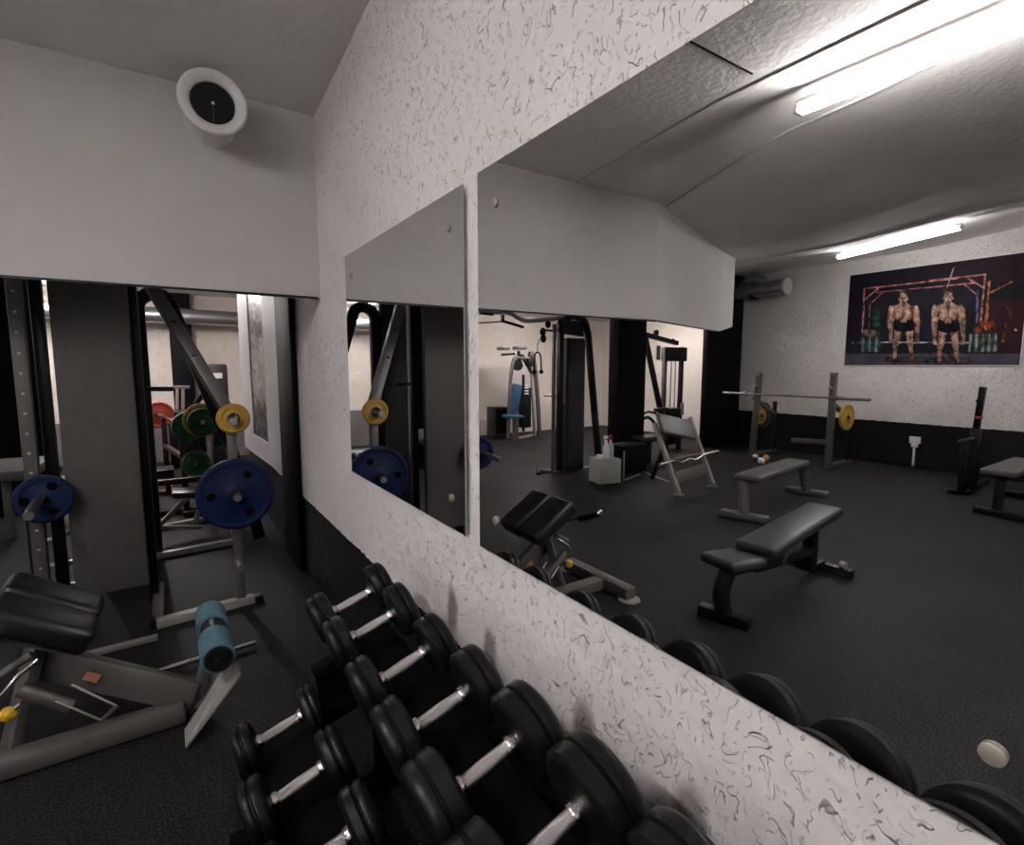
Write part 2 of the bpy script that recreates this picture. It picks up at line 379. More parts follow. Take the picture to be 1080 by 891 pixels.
lamp(onceil(3.14, 1.76, .135), onceil(3.18, .25, .135), 'long bright fluorescent lamp on the ceiling nearest the mirrors', M['tube'])
lamp(onceil(8.35, 3.95, .1), onceil(8.15, 2.45, .1), 'fluorescent lamp on the ceiling before the bodybuilder poster', M['tube'])
lamp(onceil(3.25, -.9), onceil(3.25, -2.4), 'added unseen fluorescent lamp behind the camera on the mirror side', M['tube'])  # out of view, added to light the mirror side
lamp(onceil(8.15, -.6), onceil(8.15, -2.1), 'added unseen fluorescent lamp behind the camera on the poster side', M['tube'])  # second unseen lamp, added for more light on the poster side
lamp((-.25, 7.4, 2.69), (-.32, 8.9, 2.69), 'rear room fluorescent lamp nearest the right wall', M['tube_rear'])
lamp((-1.45, 8.9, 2.69), (-1.55, 9.9, 2.69), 'rear room fluorescent lamp beyond the grey shroud', M['tube_rear'])
lamp((-4.4, 8.4, 2.69), (-5.6, 8.4, 2.69), 'rear room fluorescent lamp above the blue seat machine', M['tube_rear'])
lamp((-6.9, 7.0, 2.69), (-6.9, 8.2, 2.69), 'rear room fluorescent lamp near the lat machine', M['tube_rear'])

# ------------------------------------------------------------------ mirrors
def wall_mirror(y0, y1, z0, z1, label):
    t = thing('wall_mirror', (WALL_X, (y0 + y1) / 2, z0), label, 'mirror', None)
    g = B()
    g.prism([(WALL_X, y0, z0), (WALL_X, y1, z0), (WALL_X, y1, z1), (WALL_X, y0, z1)], (.005, 0, 0))
    o = g.build('mirror_glass', [M['mirror'], M['mirror_edge']], t)
    for p in o.data.polygons:
        p.use_smooth = False
        if abs(p.normal.x) < .5: p.material_index = 1
    for y in (y0 + .10, y1 - .10):
        for z in (z0 + .108, z1 - .11):
            sc_ = B().lathe([(0, .012), (.003, .0135), (.005, .0135), (.0065, .011)], (WALL_X, y, z), (-1, 0, 0), 24).build('standoff_cap', M['cap'], t)
            B().cyl((WALL_X + .005, y, z), (WALL_X + .03, y, z), .008, 12).build('standoff_pin', M['steel'], sc_)
    return t
wall_mirror(1.495, 2.785, 1.036, 2.162, 'smaller frameless wall mirror on the plaster, nearer the hanging wall')
wall_mirror(.065, 1.400, 1.030, 2.167, 'big frameless wall mirror on the plaster showing most of the gym')

# ------------------------------------------------------------------ round vent on the front wall
t = thing('round_vent', (.27, FY, 2.9), 'white round exhaust pipe with flared rim sticking out of the front wall', 'vent')
c = Vector((.272, FY, 2.915))
B().lathe([(0, .125), (.22, .125), (.235, .133), (.245, .150), (.262, .156), (.275, .154), (.281, .146), (.278, .130), (.262, .104), (.255, .100), (.08, .098)], c, (0, -1, 0), 48).build('vent_pipe', M['white_plastic'], t)
B().lathe([(0, .0), (.0, .097), (.252, .097), (.2521, .0)], c, (0, -1, 0), 40).build('vent_opening', M['dark_opening'], t)
B().cyl(c + Vector((0, -.25, 0)), c + Vector((0, -.258, 0)), .007, 12).build('vent_screw', M['white_plastic'], t)
B().beam(c + Vector((0, -.253, -.09)), c + Vector((0, -.253, .0)), .003, .004).build('vent_bar', M['silver'], t)

# ------------------------------------------------------------------ plates
def plate(c, axis, r, th, m, label, holes=3, group=None, name='weight_plate', hub=.045, rim=True):
    """bumper plate; c = centre, axis = its normal towards the viewer"""
    axis = Vector(axis).normalized(); c = Vector(c)
    t = thing(name, c, label, 'weight plate', group)
    h = th / 2; prof = [(-h, .028), (-h, r - .012), (-h + .010, r), (h - .010, r), (h, r - .012), (h, r - .030), (h - .006, r - .036), (h - .006, hub + .02), (h, hub + .012), (h + .002, .028)]
    pd = B().lathe(prof, c, axis, 56, True).build('plate_disc', m, t)
    B().lathe([(h - .002, .036), (h + .004, .036), (h + .005, .028), (-h, .027)], c, axis, 24, True).build('plate_hub', M['black_metal'], t)
    x, y, z = B().frame(axis)
    if holes == 3:
        for k in range(3):
            a = math.radians(180 + 120 * k + 0); p = c + (x * math.cos(a) + y * math.sin(a)) * r * .62
            B().lathe([(h - .010, .016), (h - .0035, .018), (h - .003, .024), (h - .0045, .026)], p, axis, 20).build('grip_hole', M['rack_black'], pd)
    return t
# ------------------------------------------------------------------ DUMBBELL RACK AND DUMBBELLS (nearest things)
TILT = math.radians(18)
axd = Vector((math.cos(TILT), 0, math.sin(TILT)))
up_n = Vector((-math.sin(TILT), 0, math.cos(TILT)))
UPC = Vector((.522, 0, .632)); LOC = Vector((.235, 0, .355))      # tray centres
t = thing('dumbbell_rack', (.42, .55, 0), 'black two tier steel dumbbell rack standing along the mirror wall', 'rack')
Rt = rotY(-TILT)
for nm, cc, wd in (('upper_tray', UPC, .20), ('lower_tray', LOC, .20)):
    b = B(); b.box(cc + Vector((0, .55, 0)), (wd, 2.56, .012), Rt, .002)
    for s_ in (-1, 1): b.box(cc + Vector((0, .55, 0)) + axd * s_ * (wd / 2) + up_n * .0, (.008, 2.56, .016), Rt, .002)
    b.build(nm, M['rack_black'], t)
for y in (1.80, .55, -.70):
    b = B(); b.beam((.60, y, .0), (.60, y, .63), .06, .06); b.build('upright', M['rack_black'], t)
    B().beam((.62, y, .622), (.36, y, .538), .05, .04).build('upper_bracket', M['rack_black'], t)
    B().beam((.60, y, .432), (.12, y, .278), .05, .04).build('lower_bracket', M['rack_black'], t)
    B().beam((.68, y, .03), (.08, y, .03), .06, .05).build('foot', M['rack_black'], t)
    B().prism([(.60, y + .035, .60), (.37, y + .035, .53), (.40, y + .035, .30), (.60, y + .035, .36)], (0, .006, 0)).build('end_plate', M['rack_black'], t)
B().lathe([(0, .009), (.006, .009), (.008, .006)], dZ(388, 712, .66), (-1, -.2, .3), 12).build('bolt', M['steel'], t)

def dumbbell(hl, r, L, label):
    """axis along local X, centre at origin"""
    t = thing('dumbbell', (0, 0, 0), label, 'dumbbell', 'rubber dumbbells on the two tier rack')
    h = hl / 2
    hd = B().lathe([(-h, .013), (-h + .01, .0135), (-h + .03, .0150), (0, .0165), (h - .03, .0150), (h - .01, .0135), (h, .013)], (0, 0, 0), (1, 0, 0), 24).build('handle', M['knurl'], t)
    for s_ in (-1, 1):
        b = B(); b.lathe([(0, .019), (.006, .021), (.014, .021), (.016, .017), (.024, .017)], (s_ * (h - .018), 0, 0), (s_, 0, 0), 24); b.build('collar', M['chrome'], hd)
        b = B(); g = .0035
        a = L * .52
        prof = [(0, .02), (0, r * .80), (.004, r * .93), (.012, r), (a - .006, r), (a - .001, r - .004), (a, r - .008), (a + .002, r - .008), (a + .005, r - .002), (a + .010, r - .001),
                (L - .014, r * .985), (L - .006, r * .93), (L, r * .80), (L - .004, r * .74), (L - .005, r * .34), (L - .001, r * .30), (L, r * .1)]
        b.lathe(prof, (s_ * h, 0, 0), (s_, 0, 0), 56); b.build('weight_head', M['rubber'], t)
    return t
def put(d, X, Y, r, tray, k=0.0):
    c = Vector((X, Y, 0)); c.z = tray.z + (X - tray.x) * math.tan(TILT) + (r + .012) / math.cos(TILT)
    d.location = c; d.rotation_euler = (0, -TILT, random.uniform(-.03, .03))
def rz(i): return
ups = [(1.86, .088, .072, 'smallest dumbbell at the far end of the top tier by the wall'),
       (1.635, .090, .070, 'second dumbbell from the far end of the top tier'),
       (1.360, .090, .072, 'third dumbbell from the far end of the top tier'),
       (1.115, .096, .078, 'fourth dumbbell from the far end of the top tier'),
       (.890, .102, .086, 'fifth dumbbell from the far end of the top tier, above the tray gap'),
       (.675, .105, .092, 'large dumbbell nearest the camera cut by the bottom of the photo, top tier'),
       (.457, .107, .086, 'large dumbbell seen as the sixth round head in the big mirror, top tier'),
       (.238, .108, .088, 'largest dumbbell whose head shows lowest in the right of the big mirror, top tier')]
for y, r, L, lb in ups:
    d = dumbbell(.150, r, L, lb); put(d, .520, y, r, UPC)
for y, r, L, lb in [(1.70, .078, .058, 'farthest dumbbell on the lower tier'), (1.42, .088, .066, 'second dumbbell from the far end of the lower tier'),
                    (1.16, .094, .070, 'third dumbbell of the lower tier cut by the bottom of the photo'), (.92, .098, .072, 'fourth dumbbell of the lower tier below the top tier heads')]:
    d = dumbbell(.145, r, L, lb); put(d, .235, y, r, LOC)

# ------------------------------------------------------------------ BACK EXTENSION BENCH (lower left, again in the big mirror)
t = thing('back_extension_bench', (-.45, 2.72, 0), 'silver back extension bench with black hip pads and teal foam rollers at the lower left', 'exercise bench')
B().beam((-.92, 2.665, .048), (-.02, 2.665, .048), .10, .085, bev=.02).build('floor_rail', M['silver'], t)
B().beam((-.96, 2.40, .05), (-.96, 3.08, .05), .095, .085, bev=.015).build('rear_foot', M['silver'], t)
for y in (2.42, 3.06):
    B().lathe([(0, .075), (.008, .075), (.014, .06)], (-.96, y, 0), (0, 0, 1), 24).build('rubber_foot', M['silver_light'], t)
B().beam((.02, 2.69, .085), (-.54, 2.84, .37), .135, .06, up=(0, 1, 0), bev=.012).build('main_beam', M['silver'], t)
B().beam((-.62, 2.72, .05), (-.52, 2.80, .46), .07, .05, bev=.01).build('pad_post', M['silver'], t)
B().box(dY(97, 714, 2.738) , (.055, .004, .035), rotY(math.radians(36))).build('sticker', M['orange'], t)
def slab(p0, p1, across, wd, th, bev):
    b = B(); p0, p1 = Vector(p0), Vector(p1); z = (p1 - p0).normalized(); x = Vector(across); x = (x - z * x.dot(z)).normalized(); y = z.cross(x)
    b.box((p0 + p1) / 2, (wd, th, (p1 - p0).length), Matrix((x, y, z)).transposed(), bev, 4); return b
for yc in (2.725, 2.965):
    slab((-.33, yc, .465), (-.64, yc, .665), (0, 1, 0), .215, .105, .032).build('hip_pad', M['vinyl'], t)
    slab((-.37, yc, .425), (-.63, yc, .585), (0, 1, 0), .15, .02, .004).build('pad_bracket', M['silver'], t)
hb = B().tube([(-.60, 2.35, .68), (-.60, 2.62, .57), (-.60, 3.0, .48), (-.60, 3.45, .36)], .016, 14).build('handle_bar', M['chrome'], t)
for a, c_ in (((-.60, 2.365, .674), (-.60, 2.53, .607)), ((-.60, 3.28, .405), (-.60, 3.44, .363))):
    B().cyl(a, c_, .021, 16).build('hand_grip', M['rubber'], hb)
for p in ((-.60, 2.34, .685), (-.60, 3.46, .357)): B().lathe([(-.012, .018), (0, .026), (.012, .018)], p, (0, 1, 0), 16).build('grip_cap', M['chrome'], hb)
rp0, rp1 = dZ(221, 650, .40), dZ(229, 692, .40)
ax = Vector((0, 1, 0)); rc = (rp0 + rp1) / 2
RX, RY, RZ = .110, 2.70, .345
for y0, y1, nm in ((RY - .23, RY - .03, 0), (RY + .09, RY + .27, 0)):
    B().lathe([(0, .06), (.006, .068), (y1 - y0 - .006, .068), (y1 - y0, .06)], (RX, y0, RZ), (0, 1, 0), 32).build('foam_roller', M['teal_foam'], t)
B().lathe([(0, .0), (.0, .05), (.012, .056), (.02, .056)], (RX, RY - .245, RZ), (0, 1, 0), 28).build('roller_cap', M['rubber'], t)
B().lathe([(-.03, .04), (-.025, .054), (.085, .054), (.09, .04)], (RX, RY - .0, RZ), (0, 1, 0), 28).build('roller_sleeve', M['rubber'], t)
B().cyl((RX, RY - .25, RZ), (RX, RY + .27, RZ), .014).build('roller_axle', M['chrome'], t)
B().beam((RX, RY + .01, RZ), (.03, 2.70, .08), .05, .04, up=(0, 1, 0)).build('roller_post', M['silver'], t)
# foot plate : pale sheet folded across the front of the rail
def quad(b, pts, th): 
    pts = [Vector(p) for p in pts]; n = (pts[1] - pts[0]).cross(pts[2] - pts[0]).normalized() * th; b.prism(pts, n); return b
quad(B(), [dZ(196, 770, .03), dZ(197, 789, .02), dY(255, 712, 2.52), dY(253, 700, 2.62), dY(240, 703, 2.64)], .008).build('foot_plate', M['silver_light'], t)
quad(B(), [dY(195, 737, 2.78), dY(206, 741, 2.74), dY(236, 706, 2.72), dY(218, 707, 2.78)], .008).build('foot_plate', M['silver_light'], t)
quad(B(), [dY(207, 745, 2.72), dY(216, 750, 2.68), dY(244, 708, 2.66), dY(236, 706, 2.70)], .008).build('foot_plate', M['silver_light'], t)
# chrome pedal frame hanging under the beam
pf = [dY(75, 722, 2.62), dY(123, 745, 2.60), dY(107, 760, 2.52), dY(58, 739, 2.54)]
B().tube([pf[0], pf[1]], .006, 8).build('adjuster_rod', M['chrome'], t); B().tube([pf[2], pf[3]], .006, 8).build('adjuster_rod', M['chrome'], t)
B().tube([pf[1], pf[2]], .008, 8).build('adjuster_rod', M['silver'], t)
B().tube([dY(0, 712, 2.66), dY(34, 690, 2.66)], .016, 12).build('brace', M['silver'], t)
B().tube([dY(2, 733, 2.6), dY(20, 712, 2.6), dY(40, 695, 2.62)], .009, 10).build('brace', M['chrome'], t)
B().tube([dY(20, 727, 2.62), dY(75, 745, 2.62)], .026, 12).build('brace', M['silver'], t)
kp = dY(9, 753, 2.62)
B().lathe([(-.02, .018), (-.012, .027), (.01, .027), (.02, .015)], kp, (1, -1, .2), 16).build('adjuster_knob', M['yellow_plastic'], t)
B().cyl(kp, dY(22, 742, 2.62), .008).build('knob_pin', M['steel'], t)

b = B(); a0, a1 = Vector((-.30, 3.125, .028)), Vector((.33, 3.17, .028)); b.tube([a0, a1], .014, 12)
o = tag(b.build('chrome_bar', M['chrome']), 'thin chrome bar lying on the floor behind the teal foam rollers', 'bar')

# ------------------------------------------------------------------ SMITH MACHINE under the hanging wall
t = thing('smith_machine', (-.15, 3.85, 0), 'silver and black plate loaded machine with grey textured shroud under the hanging wall', 'gym machine')
ZT = 2.5
B().box((-.362, 4.03, ZT / 2 + .14), (.372, .06, ZT - .1), bev=.012).build('shroud', M['shroud'], t)
B().beam((-.52, 3.57, .012), (-.14, 3.585, .012), .05, .024, bev=.003).build('shroud_foot', M['silver_light'], t)
B().beam((-.712, 4.15, 0), (-.712, 4.15, ZT), .066, .066, bev=.006).build('holed_upright', M['silver'], t)
for k in range(17):
    z = .14 + k * .118
    B().lathe([(0, .009), (.004, .009), (.006, .005)], (-.712, 4.117, z), (0, -1, 0), 10).build('bolt', M['steel'], t)
B().beam((-.645, 4.32, 0), (-.645, 4.32, ZT), .062, .06).build('rear_upright', M['black_metal'], t)
B().beam((-.15, 3.74, .03), (.40, 3.80, .03), .065, .055).build('base_foot', M['silver_light'], t)
B().box((.43, 3.805, .025), (.05, .075, .045), bev=.006).build('foot_cap', M['rubber'], t)
B().box((-.165, 3.73, .05), (.03, .07, .06), bev=.006).build('foot_cap', M['rubber'], t)
B().beam((.325, 3.81, .05), (.325, 3.84, 1.32), .056, .062).build('storage_post', M['silver'], t)
d0, d1 = Vector((.330, 3.86, 1.27)), Vector((-.165, 4.28, 2.36))
B().beam(d0, d1, .105, .07, up=(1, 0, 0)).build('slanted_beam', M['silver'], t)
for k in (.36, .56): B().lathe([(0, .016), (.01, .016), (.012, .01)], d0.lerp(d1, k) + Vector((0.0, -.045, -.0)), (0.1, -1, -.2), 12).build('bolt', M['rubber'], t)
B().beam((-.6, 4.1, 2.33), (-.1, 4.25, 2.33), .07, .07).build('top_beam', M['black_metal'], t)
for z in (1.257, .772, .31):
    b = B(); b.cyl((.325, 3.82, z), (.325, 3.64, z), .024, 20); b.lathe([(0, .030), (.012, .030), (.014, .02)], (.325, 3.80, z), (0, -1, 0), 20); b.build('plate_peg', M['steel'], t)
B().cyl((-.66, 4.12, .86), (-.645, 3.57, .828), .024, 20).build('plate_peg', M['steel'], t)
B().beam((-.12, 4.20, 1.45), (.02, 4.10, 1.45), .035, .03).build('bar_hook', M['rubber'], t)
for x, y in ((-.20, 4.40), (-.235, 4.46)):
    B().cyl((x, y, .1), (x, y, 2.45), .016).build('guide_rod', M['chrome'], t)
B().beam((-.14, 4.40, .03), (-.14, 3.76, .03), .06, .05).build('base_rail', M['silver'], t)
B().beam((-.165, 4.22, 0), (-.165, 4.22, ZT), .055, .06).build('holed_upright', M['black_metal'], t)
B().beam((-.136, 4.22, .05), (-.136, 4.22, ZT), .004, .045).build('hole_strip', M['silver'], t)
plate((.325, 3.745, .777), (0, -1, 0), .228, .055, M['blue_rubber'], 'large blue bumper plate hanging on the silver storage post')
plate((.335, 3.755, 1.265), (0, -1, 0), .098, .032, M['yellow_rubber'], 'small yellow weight plate on the peg above the large blue plate', holes=0, hub=.03)
plate((-.630, 3.90, .845), (0, -1, 0), .138, .05, M['blue_rubber'], 'small blue weight plate on a peg left of the grey shroud', hub=.03)

# ------------------------------------------------------------------ CABLE TOWER behind it
def arc(c0, c1, n, r, cx, cz, y): return [Vector((cx + r * math.cos(math.radians(c0 + (c1 - c0) * k / n)), y, cz + r * math.sin(math.radians(c0 + (c1 - c0) * k / n)))) for k in range(n + 1)]
t = thing('cable_tower', (.0, 5.2, 0), 'black arched cable tower with slanted leg seen past the grey shroud', 'gym machine')
b = B()
pth = [Vector((-.17, 5.18, 0.0)), Vector((-.17, 5.18, 2.0))] + arc(180, 40, 8, .12, -.05, 2.06, 5.18) + [Vector((.42, 5.18, .92)), Vector((.62, 5.18, .04))]
for i in range(len(pth) - 1): b.beam(pth[i], pth[i + 1] + (pth[i + 1] - pth[i]).normalized() * .012, .10, .085, up=(0, 1, 0), bev=.01)
b.build('arched_frame', M['black_metal'], t)
B().box((-.40, 5.18, 1.2), (.36, .12, 2.3), bev=.01).build('shroud', M['dark_shroud'], t)
B().beam((-.17, 5.12, .03), (.42, 5.18, .03), .06, .05).build('base_bar', M['silver_light'], t)
B().beam((-.17, 6.03, .03), (.5, 6.15, .03), .06, .05).build('base_bar', M['silver_light'], t)
B().beam((.45, 5.18, .03), (.48, 6.15, .03), .06, .05).build('base_bar', M['silver'], t)

# ------------------------------------------------------------------ things on the right wall beyond the hanging wall
t = thing('framed_picture', (.76, 5.7, .65), 'tall white framed grey picture board leaning off the right wall behind the hanging wall', 'picture')
fn, ff = Vector((.795, 5.15, 0)), Vector((.70, 6.3, 0))
def on_board(px, py):
    r = _ray(px, py); n = Vector((-(ff - fn).y, (ff - fn).x, 0)); k = (fn.dot(n)) / (r.x * n.x + r.y * n.y); return r * k + Vector((0, 0, CAM_H))
thk = Vector((.03, .003, 0))
def strip(nm, m, xs_, zs_, dx=0):
    pts = [on_board(xs_[0], 400), on_board(xs_[1], 400)]
    q = [(pts[0].x - dx, pts[0].y, zs_[0]), (pts[1].x - dx, pts[1].y, zs_[1]), (pts[1].x - dx, pts[1].y, 2.7), (pts[0].x - dx, pts[0].y, 2.7)]
    B().prism(q, thk).build(nm, m, t)
strip('picture_sheet', M['streaked'], (257, 289), (.85, .80), -.004)
strip('frame_bar', M['white_frame'], (255, 265), (.70, .68), .004)
strip('frame_bar', M['white_frame'], (280, 293.5), (.66, .63), .004)
pa, pb = on_board(260, 400), on_board(287, 400)
B().prism([(pa.x - .006, pa.y, .69), (pb.x - .006, pb.y, .65), (pb.x - .006, pb.y, .85), (pa.x - .006, pa.y, .90)], thk).build('frame_bar', M['white_frame'], t)

# ------------------------------------------------------------------ rear room stuff seen straight on
def duct(pts, r, label, m='duct'):
    b = B(); b.tube(pts, r, 24, smooth_path=6)
    o = tag(b.build('ceiling_duct', M[m]), label, 'duct'); return o
duct([(-3.4, 10.05, 2.40), (-2, 10.06, 2.40), (-.2, 10.07, 2.40), (2.2, 10.06, 2.38)], .125, 'silver ventilation duct running under the rear room ceiling')
# bench press with coloured plates
t = thing('bench_press', (.1, 6.9, 0), 'maroon framed bench press station in the rear room holding the green and red plates', 'exercise bench')
for y, xu in ((6.62, .09), (7.70, -.075)):
    B().beam((xu, y, 0), (xu, y, .962), .06, .06).build('upright', M['maroon'], t)
    B().beam((-.4, y, .03), (.5, y, .03), .06, .05).build('foot', M['maroon'], t)
B().beam((.09, 6.62, .62), (-.075, 7.70, .62), .05, .05).build('cross_bar', M['maroon'], t)
B().beam((-.3, 6.30, .42), (.5, 6.30, .42), .05, .06).build('cross_bar', M['maroon'], t)
B().beam((.0, 6.95, .35), (-.9, 6.95, .35), .05, .06).build('bench_frame', M['maroon'], t)
B().box((-.5, 6.95, .43), (1.0, .28, .07), bev=.02).build('bench_pad', M['vinyl'], t)
bar0, bar1 = Vector((.175, 6.12, .98)), Vector((-.15, 8.2, .98)); bd = (bar1 - bar0).normalized()
t = thing('barbell', (bar0 + bar1) / 2, 'barbell resting on the rear bench press between green and red plates', 'barbell')
B().cyl(bar0, bar1, .014).build('bar', M['chrome'], t)
B().cyl(bar0, bar0 + bd * .4, .025).build('sleeve', M['steel'], t); B().cyl(bar1, bar1 - bd * .4, .025).build('sleeve', M['steel'], t)
gp = dY(223, 446, 6.0); 
plate((.263, 6.0, 1.046), (.01, -1, 0), .135, .07, M['green_rubber'], 'green bumper plate facing the camera in the rear room', holes=0)
plate(bar0 + bd * .20, -bd, .15, .07, M['green_rubber'], 'second green bumper plate behind the first in the rear room', holes=0)
plate((.266, 6.22, 1.046), (.01, -1, 0), .172, .05, M['yellow_rubber'], 'pale yellow plate peeping out above the green plates', holes=0)
plate(bar1 - bd * .15, -bd, .17, .06, M['red_rubber'], 'red weight plate in the rear room beside the black tower post', holes=0)
plate((.19, 6.05, .63), (-.2, -.9, .06), .13, .06, M['green_rubber'], 'green plate low on the rear storage just above the blue plate', holes=0)
t = thing('plate_tree', (.30, 6.2, 0), 'small black plate storage tree carrying green plates in the rear room', 'rack')
B().beam((.27, 6.45, 0), (.27, 6.45, 1.15), .07, .07).build('post', M['black_metal'], t)
B().cyl((.27, 6.45, 1.046), (.262, 5.94, 1.046), .022).build('peg', M['steel'], t)
B().cyl((.28, 6.45, .603), (.18, 6.0, .633), .022).build('peg', M['steel'], t)
B().beam((.05, 6.45, .03), (.55, 6.45, .03), .06, .05).build('foot', M['black_metal'], t)
t = thing('incline_bench', (.1, 5.6, 0), 'silver framed low bench with triangular support behind the blue plate', 'exercise bench')
q = [dY(166, 556, 5.55), dY(200, 522, 5.6), dY(213, 556, 5.6)]
b = B(); b.beam(q[0], q[1], .04, .04); b.build('slanted_leg', M['silver_light'], t)
B().beam(q[0], q[2], .04, .035).build('floor_bar', M['silver_light'], t); B().beam(dY(205, 553, 5.55), dY(211, 535, 5.55), .04, .04).build('support', M['silver_light'], t)
B().box(dY(214, 519, 5.7), (.5, .26, .06), rotY(.1), .02).build('pad', M['maroon'], t)
# tall stack tower and machine silhouettes
t = thing('weight_stack_tower', (.78, 9.3, 0), 'dark upright weight stack tower with a white label in the rear room', 'gym machine')
p = dY(250, 384, 9.0)
B().box((.62, 9.0, p.z / 2), (.26, .3, p.z), bev=.03).build('tower_case', M['tower_purple'], t)
B().box((.62, 8.845, p.z - .17), (.12, .004, .08)).build('label_plate', M['white_plastic'], t)
t = thing('chest_press_machine', (.3, 8.6, 0), 'dark seated press machine with chrome guide rods before the rear pillar', 'gym machine')
for px in (187, 193): B().cyl(dY(px, 409, 8.6), dY(px, 432, 8.6), .02).build('guide_rod', M['chrome'], t)
B().beam(dY(183, 408, 8.6), dY(200, 408, 8.6), .05, .04).build('top_plate', M['steel'], t)
B().box(dY(193, 434, 8.6) + Vector((0, 0, -.04)), (.34, .3, .10), bev=.02).build('stack_base', M['black_metal'], t)
B().box(dY(190, 436, 8.6) + Vector((0, 0, -.42)), (.3, .3, .68), bev=.02).build('stack_case', M['black_metal'], t)
B().tube([dY(212, 392, 8.5), dY(216, 402, 8.5), dY(213, 414, 8.5), dY(221, 420, 8.5)], .02, 8, smooth_path=5).build('lever', M['black_metal'], t)
B().tube([dY(207, 425, 8.5), dY(215, 415, 8.4), dY(222, 419, 8.4), dY(229, 412, 8.4)], .04, 8, smooth_path=5).build('arm', M['black_metal'], t)
B().beam(dY(226, 405, 8.5), dY(230, 470, 8.5), .10, .1).build('back_post', M['black_metal'], t)
B().box(dY(222, 428, 8.4), (.16, .12, .3), rotY(.2), .03).build('seat_back', M['vinyl'], t)
B().beam(dY(206, 455, 7.5), dY(213, 486, 7.5), .12, .1).build('seat_post', M['black_metal'], t)
# stuff at the far left sliver
tag(B().box((-1.48, 7.6, 1.3), (.62, .25, 2.6), bev=.02).build('locker', M['pillar_black']), 'tall black locker at the left edge behind the pale bench', 'locker')
t = thing('flat_bench', (-1.1, 7.2, 0), 'pale flat bench glimpsed at the left edge beyond the holed upright', 'exercise bench')
B().box(dY(5, 495, 6.5), (.55, .9, .09), bev=.02).build('bench_pad', M['grey_vinyl'], t)
pp = dY(5, 495, 6.5); B().beam((pp.x, pp.y, 0), (pp.x, pp.y, pp.z - .03), .06, .06).build('leg', M['silver'], t)
t = thing('kettle_weight_rack', (-.8, 4.8, 0), 'low silver storage rack between the holed upright and the grey shroud', 'rack')
for a, c_ in (((52, 575), (78, 555)), ((60, 596), (77, 592)), ((64, 618), (78, 616))):
    p0, p1 = dY(*a, 4.6), dY(*c_, 4.6); B().beam(p0 - Vector((.08, 0, 0)), p1 + Vector((.06, 0, 0)), .05, .03).build('shelf_rail', M['steel'], t)
p0 = dY(60, 590, 4.62); 
for x in (-.12, .12): B().beam((p0.x + x, 4.64, 0), (p0.x + x, 4.64, .75), .04, .04).build('post', M['black_metal'], t)
B().tube([dY(48, 484, 4.7), dY(55, 483, 4.7)], .02, 8).build('hook', M['chrome'], t); B().tube([dY(50, 490, 4.7), dY(66, 496, 4.7)], .022, 8).build('hook', M['chrome'], t)

# ================================================================== THINGS SEEN IN THE BIG MIRROR (real places, left of the camera)
# ---- cable crossover tower
YC = 6.15
t = thing('cable_crossover', V(5.1, YC, 0), 'arched cable crossover tower with dark shroud and pulleys left of the black pillar', 'gym machine')
def mp(px, py, y=YC): return mY(px, py, y)
xb = mp(588, 420).x
top = mp(600, 333).z
B().beam((mp(583, 420).x, YC - .02, .02), (mp(583, 420).x, YC - .02, mp(583, 342).z), .045, .05).build('holed_upright', M['silver'], t)
B().beam((mp(590.5, 420).x, YC, 0), (mp(590.5, 420).x, YC, top - .12), .08, .09).build('front_upright', M['black_metal'], t)
b = B(); pth = [mp(590.5, 350), mp(591, 341), mp(596, 336), mp(604, 334), mp(612, 335), mp(617, 340), mp(620, 352), mp(627, 435), mp(633, 503)]
for i in range(len(pth) - 1): b.beam(pth[i], pth[i + 1] + (pth[i + 1] - pth[i]).normalized() * .01, .085, .085, up=(0, 1, 0), bev=.01)
b.build('arched_frame', M['black_metal'], t)
B().prism([mp(592, 338), mp(614, 338), mp(616, 355), mp(592, 351)], (0, .1, 0)).build('head_plate', M['black_metal'], t)
a, c_ = mp(596, 356), mp(614, 498)
B().box(((a.x + c_.x) / 2 - .01, YC + .02, (a.z + c_.z) / 2), (abs(a.x - c_.x) - .02, .16, a.z - c_.z), bev=.05, seg=4).build('shroud', M['dark_shroud'], t)
B().cyl(mp(594, 352), mp(594, 425), .012).build('guide_rod', M['white_plastic'], t)
B().beam(mp(570, 496, 6.2), mp(592, 499, 6.1), .06, .05).build('foot', M['silver'], t)
B().cyl(mp(568, 493, 6.35), mp(568, 500, 6.1), .03).build('foot_roller', M['rubber'], t)
B().beam(mp(597, 497), mp(630, 492), .06, .05).build('base_bar', M['silver_light'], t)
for px, py, r in ((578, 342, .055), (572.5, 350, .06), (573, 357, .06)):
    B().lathe([(-.015, r * .9), (-.008, r), (.008, r), (.015, r * .9)], mp(px, py), (.3, 1, 0), 24).build('pulley', M['rubber'], t)
B().beam(mp(574, 348), mp(585, 349), .03, .03).build('pulley_arm', M['black_metal'], t)
B().tube([mp(569, 358), mp(567, 364), mp(567, 371)], .006, 6).build('cable', M['black_metal'], t)
B().tube([mp(563.5, 391), mp(564, 375), mp(567, 371.5), mp(570, 375), mp(571, 391)], .012, 8, smooth_path=5).build('cable_handle', M['rubber'], t)
for px in (563.5, 571): B().lathe([(-.03, .02), (0, .035), (.03, .02)], mp(px, 392), (0, 0, 1), 12).build('handle_ball', M['rubber'], t)
B().beam(mp(574, 417), mp(588, 418), .03, .03).build('selector_pin', M['chrome'], t)
B().tube([mp(596, 335), mp(575, 337), mp(555, 338.5), mp(546, 335), mp(537, 329.5), mp(524, 329), mp(500, 328)], .03, 12, smooth_path=5).build('pull_up_bar', M['white_frame'], t)
B().tube([mp(530, 338.5), mp(552, 345)], .02, 8).build('pull_up_grip', M['rubber'], t)
